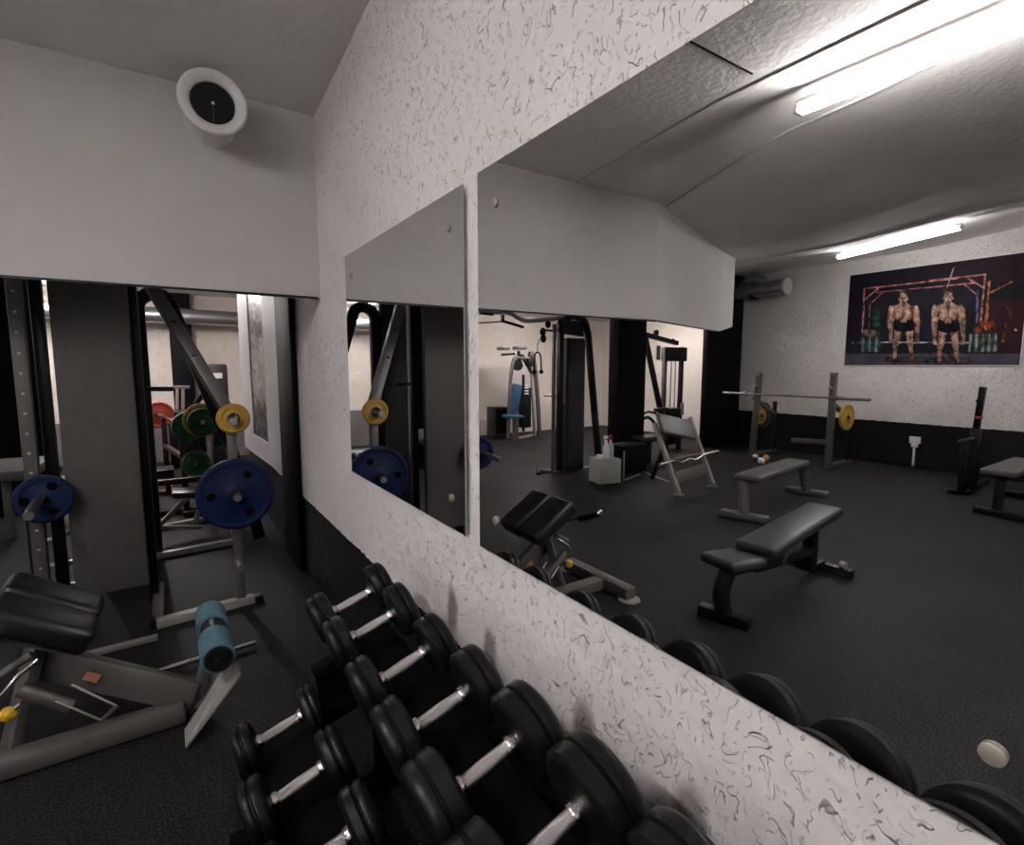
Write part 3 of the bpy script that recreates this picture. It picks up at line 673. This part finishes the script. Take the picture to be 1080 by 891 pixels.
B().tube([mp(506, 330), mp(520, 331.5)], .02, 8).build('pull_up_grip', M['rubber'], t)
B().tube([mp(500, 341), mp(529, 339)], .009, 8).build('pull_up_rod', M['silver'], t)
B().beam(mp(530, 332), mp(530, 339), .04, .04).build('grip_bracket', M['black_metal'], t)
# ---- blue seat machine
YB = 9.5
def mb(px, py, y=YB): return mY(px, py, y)
t = thing('rear_delt_machine', V(6.6, YB, 0), 'selectorised machine with blue backrest and seat against the rear wall', 'gym machine')
slab(mb(540, 438), mb(546, 405), (1, 0, 0), .24, .09, .04).build('backrest', M['blue_vinyl'], t)
slab(mb(533, 439, 9.35), mb(549, 439, 9.35), (0, 1, 0), .3, .07, .03).build('seat', M['blue_vinyl'], t)
B().beam((mb(541, 441).x, 9.4, 0), (mb(541, 441).x, 9.4, mb(541, 441).z), .10, .10).build('seat_post', M['silver'], t)
B().tube([mb(536, 462), mb(537, 430), mb(539, 395), mb(543, 378), mb(552, 378)], .04, 12, smooth_path=5).build('frame_tube', M['silver'], t)
B().tube([mb(569, 460), mb(567, 420), mb(563, 380), mb(558, 374)], .05, 12, smooth_path=5).build('frame_tube', M['silver'], t)
B().beam(mb(560, 378), mb(564, 460), .05, .06).build('upright', M['silver_light'], t)
B().box(mb(556, 430) + Vector((0, .1, 0)), (.24, .2, .9), bev=.02).build('weight_stack', M['black_metal'], t)
for k in range(4): B().beam(mb(552, 406 + k * 3), mb(557, 406 + k * 3), .05, .03).build('stack_plate', M['white_plastic'], t)
B().box(mb(531, 367.5), (.22, .22, .06), bev=.02).build('arm_pad', M['grey_vinyl'], t)
B().box(mb(548, 367), (.26, .22, .07), bev=.02).build('arm_pad', M['grey_vinyl'], t)
B().beam(mb(529, 374), mb(543, 373), .05, .05).build('lever_arm', M['black_metal'], t)
B().beam(mb(547, 370), mb(548, 382), .06, .06).build('lever_arm', M['black_metal'], t)
B().beam(mb(550, 374), mb(563, 397), .06, .06).build('lever_arm', M['black_metal'], t)
B().lathe([(-.03, .12), (.03, .12)], mb(546, 385), (0, 1, 0), 24).build('cam_wheel', M['black_metal'], t)
B().box(mb(558, 382), (.16, .12, .18), bev=.02).build('cam_housing', M['black_metal'], t)
B().lathe([(-.05, .05), (.05, .05)], mb(560, 373), (1, 0, 0), 16).build('roller', M['silver'], t)
B().beam(mb(547, 462, 9.4), mb(566, 458, 9.6), .06, .05).build('base_bar', M['silver_light'], t)
B().beam(mb(552, 395), mb(552, 455), .05, .05).build('rear_post', M['black_metal'], t)
bx = mY(526, 455, 9.9); tp = mY(526, 429, 9.9)
t = thing('black_crate', (bx.x, 9.95, 0), 'plain black box cabinet on the floor beside the blue seat machine', 'box')
B().box((bx.x, 9.95, tp.z / 2), (.36, .36, tp.z - .0), bev=.01).build('cabinet_body', M['black_metal'], t)
B().box((bx.x, 9.765, tp.z * .55), (.30, .012, tp.z * .75), bev=.004).build('cabinet_front', M['rack_black'], t)
# ---- lat pulldown
YL = 6.6
def ml(px, py, y=YL): return mY(px, py, y)
t = thing('lat_pulldown_machine', V(6.9, YL, 0), 'black lat pulldown machine with slanted mast right of the black pillar', 'gym machine')
B().beam(ml(680, 353), ml(700, 450), .085, .07, up=(0, 1, 0)).build('slanted_mast', M['black_metal'], t)
B().beam(ml(700, 448), ml(703, 492), .085, .07, up=(0, 1, 0)).build('slanted_mast', M['black_metal'], t)
B().beam(ml(670, 350), ml(714, 362), .08, .09, up=(0, 1, 0)).build('top_arm', M['black_metal'], t)
for px, py in ((692, 351), (709, 360)): B().lathe([(-.02, .055), (.02, .055)], ml(px, py), (0, 1, 0), 20).build('pulley', M['rubber'], t)
B().beam(ml(701.5, 366), (ml(701.5, 366).x, YL, 0), .07, .07).build('tower_post', M['silver'], t)
B().beam(ml(704, 370) + Vector((0, .06, 0)), (ml(704, 366).x, YL + .06, 0), .05, .07).build('tower_post', M['black_metal'], t)
B().beam(ml(719, 366), (ml(719, 366).x, YL, 0), .075, .07).build('tower_post', M['black_metal'], t)
a, c_ = ml(701, 366), ml(721, 381)
B().box((a + c_) / 2, (abs(a.x - c_.x), .16, a.z - c_.z), bev=.01).build('tower_head', M['black_metal'], t)
for px in (708, 712.5): B().cyl(ml(px, 381), (ml(px, 381).x, YL, .5), .012).build('guide_rod', M['beige_plastic'], t)
B().box(ml(695, 372) + Vector((0, .02, 0)), (.10, .02, .26)).build('guard_plate', M['beige_plastic'], t)
B().box(ml(717.5, 431), (.10, .1, .24), bev=.01).build('guard_plate', M['silver_light'], t)
a = ml(709, 470); B().box((a.x, YL + .05, .45), (.36, .2, .7), bev=.02).build('weight_stack', M['black_metal'], t)
B().box(mY(697, 432, 6.3), (.30, .12, .08), bev=.03).build('thigh_pad', M['vinyl'], t)
B().tube([mY(677, 437, 6.3), mY(684, 434, 6.3), mY(692, 436, 6.3)], .02, 8).build('lever', M['black_metal'], t)
B().tube([mY(675, 444, 6.3), mY(683, 440, 6.3), mY(690, 446, 6.3), mY(697, 460, 6.3)], .03, 8, smooth_path=4).build('lever', M['black_metal'], t)
B().box(mY(683, 462, 5.9), (.55, .3, .09), bev=.03).build('seat', M['blue_grey_vinyl'], t)
b = mY(683, 462, 5.9); B().beam((b.x, b.y, 0), (b.x, b.y, b.z), .1, .1).build('seat_post', M['black_metal'], t)
# ---- low black row station with silver floor frame
t = thing('low_row_station', V(5.75, 5.5, 0), 'low black cable station with thin silver floor frame behind the spray bottle box', 'gym machine')
a, c_ = mZ(660, 505), mZ(690, 503)
B().box((V(5.75, 5.55, 0).x, 5.55, .22), (.50, .36, .44), bev=.03).build('stack_cover', M['pillar_black'], t)
B().beam(mZ(657.5, 507), mZ(675, 500.5), .03, .03).build('floor_frame', M['silver_light'], t)
B().beam(mZ(678.5, 498), mZ(706, 509), .03, .03).build('floor_frame', M['silver_light'], t)
p0 = mZ(657.5, 507); B().beam(p0, p0 + Vector((0, 0, .42)), .02, .02).build('corner_edge', M['silver_light'], t)
# ---- spray bottle box
t = thing('storage_box', V(5.02, 5.2, 0), 'pale grey square plastic box on the floor holding cleaning bottles', 'box')
R_ = rotZ(math.radians(12))
bc = V(5.0, 5.24, .165)
B().box(bc, (.34, .30, .33), R_, .012).build('box_body', M['beige_plastic'], t)
B().box(bc + Vector((0, 0, .167)), (.32, .28, .01), R_, .004).build('box_lid', M['beige_plastic'], t)
def bottle(p, h, body, trig, label):
    t = thing('spray_bottle', p, label, 'bottle', None)
    B().lathe([(0, .04), (.01, .045), (h * .45, .045), (h * .62, .022), (h * .72, .018)], p, (0, 0, 1), 20).build('bottle_body', body, t)
    B().box(Vector(p) + Vector((.012, 0, h * .85)), (.065, .03, .05), None, .01).build('trigger_head', trig, t)
    B().beam(Vector(p) + Vector((.03, 0, h * .82)), Vector(p) + Vector((.035, 0, h * .66)), .012, .015).build('trigger', trig, t)
bottle(V(4.98, 5.20, .338), .34, M['white_plastic'], M['white_plastic'], 'white spray bottle on the pale grey box')
bottle(V(5.12, 5.26, .338), .33, M['clear_plastic'], M['red_plastic'], 'translucent spray bottle with red trigger on the pale grey box')
tag(B().lathe([(0, .05), (.02, .06), (.05, .05), (.06, .02)], V(4.88, 5.22, .338), (0, 0, 1), 16).build('folded_cloth', M['white_plastic']), 'small white cloth lump on the pale grey box', 'cloth')
# ---- preacher bench with EZ bar
t = thing('preacher_bench', V(5.6, 4.3, 0), 'silver framed preacher curl bench with slanted grey pad', 'exercise bench')
f0, f1 = mZ(716, 520, .03), mZ(752, 511, .03)
tl, tr = mY(690, 446, 4.62), mY(727, 440, 4.62)
for f, u in ((f0, tl), (f1, tr)):
    B().beam(f, u, .045, .06).build('side_rail', M['silver_light'], t)
    B().lathe([(0, .07), (.012, .07), (.02, .05)], (f.x, f.y, 0), (0, 0, 1), 20).build('rubber_foot', M['silver'], t)
pc = [mY(694, 442, 4.58), mY(725, 438, 4.58), mY(732, 457, 4.40), mY(700, 464, 4.40)]
slab((pc[0] + pc[1]) / 2, (pc[2] + pc[3]) / 2, (1, 0, 0), (pc[1] - pc[0]).length, .06, .025).build('arm_pad', M['grey_vinyl'], t)
mm_ = (tl + tr) / 2
B().beam(mm_ + Vector((0, 0, -.12)), (mm_.x, mm_.y + .32, .02), .05, .05).build('rear_strut', M['black_metal'], t)
B().beam(mY(713, 504, 4.22), mY(745, 494, 4.22), .02, .15, up=(0, .3, 1)).build('cross_board', M['silver'], t)
B().beam(f0.lerp(tl, .45), f1.lerp(tr, .45), .04, .03).build('bar_rest', M['silver'], t)
ez = [mY(x_, y_, 4.2) for x_, y_ in ((695, 490.5), (703, 488), (713, 485.5), (719, 488), (727, 484), (734, 485), (742, 479.5), (757, 476))]
t = thing('curl_bar', ez[3], 'chrome zigzag curl bar resting on the preacher bench', 'bar')
B().tube(ez, .013, 10).build('bar', M['chrome'], t)
B().tube(ez[:2], .022, 10).build('sleeve', M['steel'], t); B().tube(ez[-2:], .022, 10).build('sleeve', M['steel'], t)
# ---- rubber wheels: silver flat bench
t = thing('flat_bench', V(5.8, 3.2, 0), 'flat bench with silver frame and worn grey pad in the middle of the gym', 'exercise bench')
n0, n1 = Vector((1.6 - 4.90, 3.34, .035)), Vector((1.6 - 5.04, 2.88, .035)); g0, g1 = Vector((1.6 - 6.58, 3.55, .035)), Vector((1.6 - 6.66, 3.07, .035))
B().beam(n0, n1, .11, .07, bev=.014).build('front_foot', M['silver'], t); B().beam(g0, g1, .11, .07, bev=.014).build('rear_foot', M['silver'], t)
nm, gm = (n0 + n1) / 2, (g0 + g1) / 2
for px, (a, c_) in (('leg', (nm, Vector((nm.x - .03, nm.y + .05, .40)))), ('leg', (gm, Vector((gm.x + .14, gm.y - .0, .40))))):
    B().tube([a, a.lerp(c_, .5) + Vector((0, 0, 0)), c_], .055, 14, smooth_path=3).build(px, M['silver'], t)
B().beam(Vector((nm.x - .05, nm.y + .04, .385)), Vector((gm.x + .15, gm.y, .385)), .06, .045).build('spine', M['silver'], t)
slab(Vector((nm.x + .02, 3.09, .44)), Vector((gm.x + .26, 3.30, .44)), (0, 1, 0), .27, .07, .025).build('pad', M['grey_vinyl'], t)
# ---- adjustable black bench
t = thing('adjustable_bench', V(3.5, 1.9, 0), 'black adjustable weight bench with split seat and backrest on the open floor', 'exercise bench')
n0, n1 = Vector((1.6 - 2.80, 2.03, .035)), Vector((1.6 - 2.87, 1.72, .035)); g0, g1 = Vector((1.6 - 4.22, 2.22, .035)), Vector((1.6 - 4.22, 1.74, .035))
B().beam(n0, n1, .08, .07).build('front_foot', M['black_metal'], t); B().beam(g0, g1, .08, .07).build('rear_foot', M['black_metal'], t)
slab(Vector((1.6 - 3.08, 1.85, .425)), Vector((1.6 - 4.30, 2.0, .475)), (0, 1, 0), .26, .07, .025).build('backrest', M['blue_grey_vinyl'], t)
slab(Vector((1.6 - 2.74, 1.89, .40)), Vector((1.6 - 3.06, 1.86, .375)), (0, 1, 0), .26, .065, .025).build('seat', M['blue_grey_vinyl'], t)
B().tube([(1.6 - 2.84, 1.88, .06), (1.6 - 2.80, 1.88, .18), (1.6 - 2.86, 1.88, .34)], .052, 12, smooth_path=4).build('front_leg', M['black_metal'], t)
B().beam((1.6 - 2.84, 1.88, .33), (1.6 - 3.3, 1.87, .30), .07, .06).build('seat_frame', M['black_metal'], t)
B().beam((1.6 - 3.1, 1.86, .30), (1.6 - 4.05, 1.96, .20), .07, .06).build('main_tube', M['black_metal'], t)
B().beam((1.6 - 4.02, 1.96, .05), (1.6 - 4.02, 1.96, .42), .08, .08).build('rear_post', M['black_metal'], t)
B().beam((1.6 - 4.02, 1.96, .06), (1.6 - 4.22, 1.97, .06), .07, .06).build('rear_rail', M['black_metal'], t)
B().beam((1.6 - 3.45, 1.88, .26), (1.6 - 3.85, 1.96, .40), .05, .04).build('ladder_support', M['silver'], t)
B().lathe([(-.02, .03), (.02, .03)], (1.6 - 4.20, 1.80, .095), (0, 1, 0), 16).build('transport_wheel', M['silver_light'], t)
# ---- bench press rack by the far wall
XP = 8.62
t = thing('squat_rack', V(XP, 4.7, 0), 'silver bench press rack standing before the dark dado of the far wall', 'rack')
for (px0, py0, px1, py1) in ((793, 482, 801, 393), (873, 491, 880, 393)):
    a, c_ = mX(px0, py0, XP), mX(px1, py1, XP); a.z = 0
    B().beam(a, c_, .09, .075, up=(1, 0, 0)).build('upright', M['silver'], t)
    B().beam(Vector((a.x, a.y, .03)), Vector((1.6 - 9.45, a.y + .05, .03)), .07, .055).build('foot', M['silver'], t)
    B().beam(Vector((1.6 - 9.35, a.y + .05, 0)), Vector((1.6 - 9.35, a.y + .05, .95)), .06, .06).build('rear_post', M['black_metal'], t)
    B().beam(Vector((a.x, a.y + .02, 1.05)), Vector((1.6 - 9.35, a.y + .05, .72)), .06, .06).build('rear_brace', M['silver'], t)
    B().beam(c_ + Vector((.02, 0, -.25)), c_ + Vector((.12, 0, -.22)), .05, .03).build('bar_hook', M['steel'], t)
    for k in range(6): B().lathe([(0, .012), (.003, .012)], c_.lerp(a, .05 + .035 * k) + Vector((.04, 0, 0)), (1, 0, 0), 8).build('pin_hole', M['rubber'], t)
a, c_ = mX(835, 464, 9.2), mX(870, 466, 9.2)
B().beam(a, Vector((c_.x, c_.y - .02, c_.z)), .05, .08).build('cross_beam', M['silver'], t)
B().beam(mX(825, 489, 9.3), mX(873, 488, 9.3), .05, .05).build('cross_beam', M['black_metal'], t)
y0_, y1_ = mX(763, 414, XP - .1), mX(918, 421.5, XP - .1)
bb = thing('barbell', (y0_ + y1_) / 2, 'empty olympic barbell racked in front of the cream far wall', 'barbell')
dd = (y1_ - y0_).normalized(); ln = (y1_ - y0_).length
B().cyl(y0_, y1_, .015).build('bar', M['steel'], bb)
for e, q in ((y0_, 1), (y1_, -1)):
    B().cyl(e, e + dd * q * .42, .026).build('sleeve', M['steel'], bb)
    B().lathe([(0, .04), (.03, .04)], e + dd * q * .42, dd * q, 16).build('sleeve_collar', M['steel'], bb)
pr = mX(893, 440, 9.0); plate(pr, (.03, -1, 0), .21, .045, M['yellow_rubber'], 'yellow weight plate at the right side of the silver press rack', holes=0)
pl = mX(802, 438, 9.2); plate(pl, (.03, -1, 0), .17, .045, M['yellow_rubber'], 'yellow weight plate behind the left upright of the press rack', holes=0)
pl2 = mX(805, 438, 9.45); plate(pl2, (.03, -1, 0), .25, .05, M['dark_shroud'], 'dark grey plate behind the yellow one on the press rack', holes=0)
t = thing('floor_clutter', mZ(803, 490), 'small pile of clips and collars on the floor by the press rack', 'clips')
for k, (px, py) in enumerate(((797, 482), (803, 486), (808, 483))):
    p = mZ(px, py, .05); B().lathe([(-.05, .03), (-.03, .055), (.03, .055), (.05, .03)], p, (random.random(), 1, .3), 14).build('collar', [M['steel'], M['white_plastic'], M['orange']][k], t)
# ---- black squat stand at the right
XS = 8.4
t = thing('squat_stand', V(XS, 2.3, 0), 'tall narrow black squat stand before the far wall right of the outlet', 'rack')
def ms(px, py, x=XS): return mX(px, py, x)
B().beam(ms(1024, 517), ms(1030, 452), .10, .09, up=(1, 0, 0)).build('lower_post', M['black_metal'], t)
B().beam(ms(1029, 456), ms(1037, 408), .065, .06, up=(1, 0, 0)).build('inner_post', M['black_metal'], t)
B().beam(ms(1031, 424), ms(1036, 421), .09, .05).build('bar_hook', M['black_metal'], t)
B().box(ms(1032, 440), (.07, .07, .03)).build('red_mark', M['red_rubber'], t)
B().beam(ms(1014, 517, 8.2), ms(1018, 466, 8.2), .08, .07, up=(1, 0, 0)).build('short_post', M['black_metal'], t)
B().beam(ms(1011, 465, 8.2), ms(1027, 462, 8.2), .08, .03).build('saddle', M['silver'], t)
B().beam(mZ(1000, 518, .03), mZ(1022, 519, .03), .07, .05).build('foot', M['black_metal'], t)
B().box(mZ(999, 517, .03), (.04, .04, .04), None, .008).build('foot_cap', M['red_rubber'], t)
B().beam(mZ(1020, 518, .03), mZ(1040, 506, .03), .07, .05).build('foot', M['black_metal'], t)
# ---- bench at the right edge
t = thing('flat_bench', V(7.9, 1.7, 0), 'black framed bench with pale grey pad cut by the right edge of the photo', 'exercise bench')
slab(V(7.28, 1.70, .47), V(8.55, 1.72, .47), (0, 1, 0), .30, .07, .025).build('pad', M['grey_vinyl'], t)
B().beam(V(7.36, 1.88, .035), V(7.30, 1.40, .035), .08, .06).build('front_foot', M['black_metal'], t)
B().beam(V(8.6, 1.95, .035), V(8.6, 1.45, .035), .08, .06).build('rear_foot', M['black_metal'], t)
B().beam(V(7.40, 1.70, .05), V(7.42, 1.70, .42), .09, .07).build('leg', M['black_metal'], t); B().beam(V(8.55, 1.7, .05), V(8.5, 1.7, .42), .09, .07).build('leg', M['black_metal'], t)
B().beam(V(7.35, 1.7, .405), V(8.5, 1.7, .405), .07, .05).build('spine', M['black_metal'], t)
# ---- outlet
t = thing('wall_outlet', (XFAR + .03, 3.3, .42), 'white wall socket with conduit running down to the floor on the far dado', 'outlet')
oc = Vector((XFAR + .02, 3.29, .44))
B().box(oc, (.05, .15, .11), None, .01).build('socket_box', M['white_plastic'], t)
B().box(oc + Vector((.005, .0, -.08)), (.04, .09, .07), None, .01).build('socket_plug', M['white_plastic'], t)
B().beam(oc + Vector((0, 0, -.1)), Vector((XFAR + .02, 3.29, .03)), .035, .03).build('conduit', M['white_plastic'], t)
# ---- duct on the far wall
t = thing('ventilation_duct', (1.6 - 9.4, 5.9, 3.05), 'dark silver duct end poking out by the far wall above the corner pillar', 'duct')
B().lathe([(0, .12), (0, .135), (.02, .14), (1.25, .14), (1.26, .12)], (1.6 - 9.55, 5.35, 3.05), (0, 1, 0), 28).build('duct_pipe', M['duct'], t)
B().lathe([(-.03, .10), (-.02, .15), (.02, .15), (.03, .14)], (1.6 - 9.55, 5.36, 3.05), (0, 1, 0), 28).build('duct_rim', M['white_frame'], t)
B().tube([(1.6 - 9.5, 6.3, 3.12), (1.6 - 9.45, 6.0, 3.24), (1.6 - 9.5, 5.75, 3.2)], .09, 14, smooth_path=4).build('duct_branch', M['duct'], t)
B().box((1.6 - 9.55, 6.0, 3.05), (.2, .06, .34), None, .01).build('duct_strap', M['black_metal'], t)

# ------------------------------------------------------------------ poster: two lifters painted on a flat board
PY0, PY1, PZ0, PZ1 = 4.40, 2.17, 1.615, 3.128
NU, NV = 200, 135
def crop_px(y, z):
    """where a spot of the poster falls in the 5.4x survey crop (880..1080 x 260..400)"""
    X, Z = 9.78, z - CAM_H
    zz0 = X * math.sin(YAW) + y * math.cos(YAW); x = X * math.cos(YAW) - y * math.sin(YAW)
    zz = zz0 * math.cos(PITCH) - Z * math.sin(PITCH); yy_ = zz0 * math.sin(PITCH) + Z * math.cos(PITCH)
    return ((540 + F_PX * x / zz) - 880) * 5.4, ((445.5 - F_PX * yy_ / zz) - 260) * 5.4
SK = (.42, .25, .18); SK2 = (.30, .165, .12); SKD = (.13, .065, .05)
caps = []   # (x0,y0,x1,y1,r0,r1,colour)
def cp(*a): caps.append(a)
# frame of the lifting cage
PINK = (.40, .16, .15); ORG = (.42, .15, .05)
cp(170, 240, 860, 160, 4, 5, PINK); cp(240, 262, 800, 205, 3, 4, PINK); cp(172, 240, 160, 500, 4, 4, PINK); cp(858, 160, 832, 470, 6, 6, PINK)
cp(205, 300, 195, 480, 3, 3, (.15, .06, .06)); cp(760, 180, 860, 240, 5, 5, PINK); cp(740, 215, 805, 268, 4, 5, PINK); cp(175, 300, 250, 238, 4, 4, PINK); cp(215, 318, 270, 265, 3, 3, PINK)
cp(882, 200, 862, 470, 7, 8, ORG); cp(895, 260, 1010, 200, 4, 5, ORG); cp(815, 250, 812, 440, 6, 5, (.10, .09, .2)); cp(680, 120, 640, 240, 3, 2, (.35, .33, .36))
cp(890, 450, 900, 420, 30, 10, (.22, .04, .01)); cp(820, 470, 840, 440, 30, 20, (.16, .03, .01)); cp(990, 350, 1010, 410, 14, 10, (.12, .03, .015)); cp(975, 440, 960, 540, 8, 8, (.2, .08, .03))
cp(235, 380, 240, 440, 26, 22, (.015, .06, .04)); cp(185, 490, 240, 495, 20, 18, (.16, .11, .07)); cp(940, 470, 1050, 470, 12, 6, (.05, .015, .01)); cp(1030, 475, 1040, 476, 6, 5, (.7, .5, .4))
# plates
for k in range(6): cp(165 + k * 19, 520, 162 + k * 19, 590, 9, 12, [(.10, .17, .17), (.02, .04, .045)][k % 2])
for k in range(9): cp(775 + k * 18, 505, 772 + k * 18, 590, 8, 11, [(.20, .24, .21), (.035, .05, .05)][k % 2])
cp(100, 548, 160, 548, 5, 5, (.05, .12, .13)); cp(270, 545, 770, 548, 4, 4, (.25, .3, .32))
cp(280, 640, 760, 650, 14, 20, (.05, .045, .055)); cp(560, 610, 660, 620, 8, 8, (.09, .04, .03))
def man(cx, sy, s, hair):
    def P(x, y): return cx + x * s, sy + y * s
    def c(x0, y0, x1, y1, r0, r1, col): cp(*P(x0, y0), *P(x1, y1), r0 * s, r1 * s, col)
    c(-30, 190, -48, 285, 24, 17, SK); c(36, 190, 44, 285, 24, 17, SK)              # thighs
    c(-48, 285, -54, 360, 15, 10, SK2); c(44, 285, 56, 360, 15, 10, SK2)            # shins
    c(-66, 378, -48, 378, 13, 13, (.10, .03, .025)); c(48, 380, 72, 380, 13, 13, (.12, .03, .02))
    c(-30, 165, 32, 165, 32, 34, (.004, .004, .007)); c(-34, 125, 34, 125, 22, 22, (.012, .009, .012))
    c(-52, 60, 52, 60, 24, 24, SK2)                                                 # hunched shoulders
    c(-22, 92, 24, 92, 36, 36, SK)                                                  # ribs
    c(-68, 68, -80, 150, 27, 17, SK); c(-80, 150, -76, 232, 18, 11, SK2); c(70, 68, 86, 145, 27, 17, SK); c(86, 145, 86, 236, 18, 11, SK2)
    c(-76, 245, -72, 260, 13, 12, SK); c(86, 246, 82, 262, 13, 12, SK)
    c(-26, 82, -14, 90, 26, 22, (.56, .36, .27)); c(28, 80, 18, 90, 26, 22, (.52, .32, .24)); c(1, 66, 1, 112, 3, 3, SKD)
    c(-52, 112, -16, 118, 3, 3, SKD); c(16, 118, 54, 110, 3, 3, SKD); c(-12, 112, -10, 135, 9, 9, SK2); c(14, 112, 12, 135, 9, 9, SK2)
    c(-74, 52, -72, 62, 15, 12, (.56, .36, .27)); c(76, 52, 76, 62, 15, 12, (.56, .35, .26)); c(-52, 70, -56, 105, 4, 5, SKD); c(54, 68, 60, 105, 4, 5, SKD)
    c(-40, 44, -12, 30, 8, 12, SK); c(40, 44, 12, 30, 8, 12, SK); c(0, 40, 0, 52, 8, 4, SKD)
    c(0, -14, 0, 16, 27, 22, SK); c(0, -34, 0, -28, 28, 28, hair); c(0, -14, 0, 14, 25, 20, (.5, .32, .25)); c(0, 24, 0, 28, 14, 12, (.12, .07, .05))
    c(-12, -8, -8, -8, 5, 4, SKD); c(8, -8, 12, -8, 4, 5, SKD); c(-8, 16, 8, 16, 3, 3, SKD); c(0, -4, 0, 5, 3, 4, SK2); c(-26, -6, -26, 4, 5, 5, SK2); c(26, -6, 26, 4, 5, 5, SK2)
man(393, 300, .93, (.10, .06, .05)); man(648, 296, .98, (.05, .03, .025))
verts = []; cols = []
def poster_col(cx, cy):
    f = cx / 1080
    n = noise.noise(Vector((cx * .012, cy * .012, 3))) * .5 + .5
    base = [(.004 + .006 * n + .010 * f * (cy < 200)), (.0035 + .005 * n + .002 * f), (.007 + .010 * n)]
    if cx > 800 and cy > 300: base[0] += .03 * n
    if cy > 610: base = [.02 + .05 * n, .02 + .045 * n, .03 + .05 * n]
    c = base
    for x0, y0, x1, y1, r0, r1, col in caps:
        if cx < min(x0 - r0, x1 - r1) or cx > max(x0 + r0, x1 + r1) or cy < min(y0 - r0, y1 - r1) or cy > max(y0 + r0, y1 + r1): continue
        dx, dy = x1 - x0, y1 - y0; L2 = dx * dx + dy * dy + 1e-6
        tt = min(1, max(0, ((cx - x0) * dx + (cy - y0) * dy) / L2))
        ex, ey = cx - x0 - dx * tt, cy - y0 - dy * tt; r = r0 + (r1 - r0) * tt
        if ex * ex + ey * ey <= r * r:
            g = 1 - .45 * (ex * ex + ey * ey) / (r * r) if r > 9 else 1
            k = max(.18, .62 + .95 * noise.noise(Vector((cx * .035, cy * .03, 1))) + .5 * noise.noise(Vector((cx * .11, cy * .11, 5))))
            c = [q * g * k for q in col]
    return c
bm = bmesh.new()
vv = [[bm.verts.new((XFAR + .022, PY0 + (PY1 - PY0) * i / NU, PZ0 + (PZ1 - PZ0) * j / NV)) for i in range(NU + 1)] for j in range(NV + 1)]
lay = bm.loops.layers.color.new('print')
for j in range(NV):
    for i in range(NU):
        f = bm.faces.new((vv[j][i], vv[j + 1][i], vv[j + 1][i + 1], vv[j][i + 1]))
        cx, cy = crop_px(PY0 + (PY1 - PY0) * (i + .5) / NU, PZ0 + (PZ1 - PZ0) * (j + .5) / NV)
        c = poster_col(cx, cy)
        c = [1.055 * max(q, 0) ** (1 / 2.4) - .055 if q > .0031 else q * 12.9 for q in c]
        for l in f.loops: l[lay] = (*c, 1)
me = bpy.data.meshes.new('printed_sheet'); bm.to_mesh(me); bm.free()
m, nt, b = _nt('poster_print')
at = nt.nodes.new('ShaderNodeVertexColor'); at.layer_name = 'print'; nt.links.new(at.outputs[0], b.inputs['Base Color']); b.inputs['Roughness'].default_value = .6; b.inputs['Specular IOR Level'].default_value = .08
me.materials.append(m)
t = thing('bodybuilder_poster', (XFAR + .01, 3.3, PZ0), 'wide dark poster of two bare chested lifters at a loaded barbell on the far wall', 'poster')
o = bpy.data.objects.new('printed_sheet', me); S.collection.objects.link(o); o.parent = t
for v in me.vertices: v.co -= t.location
B().box((XFAR + .0125, (PY0 + PY1) / 2, (PZ0 + PZ1) / 2), (.017, PY0 - PY1 + .02, PZ1 - PZ0 + .02)).build('backing_board', M['white_frame'], t)
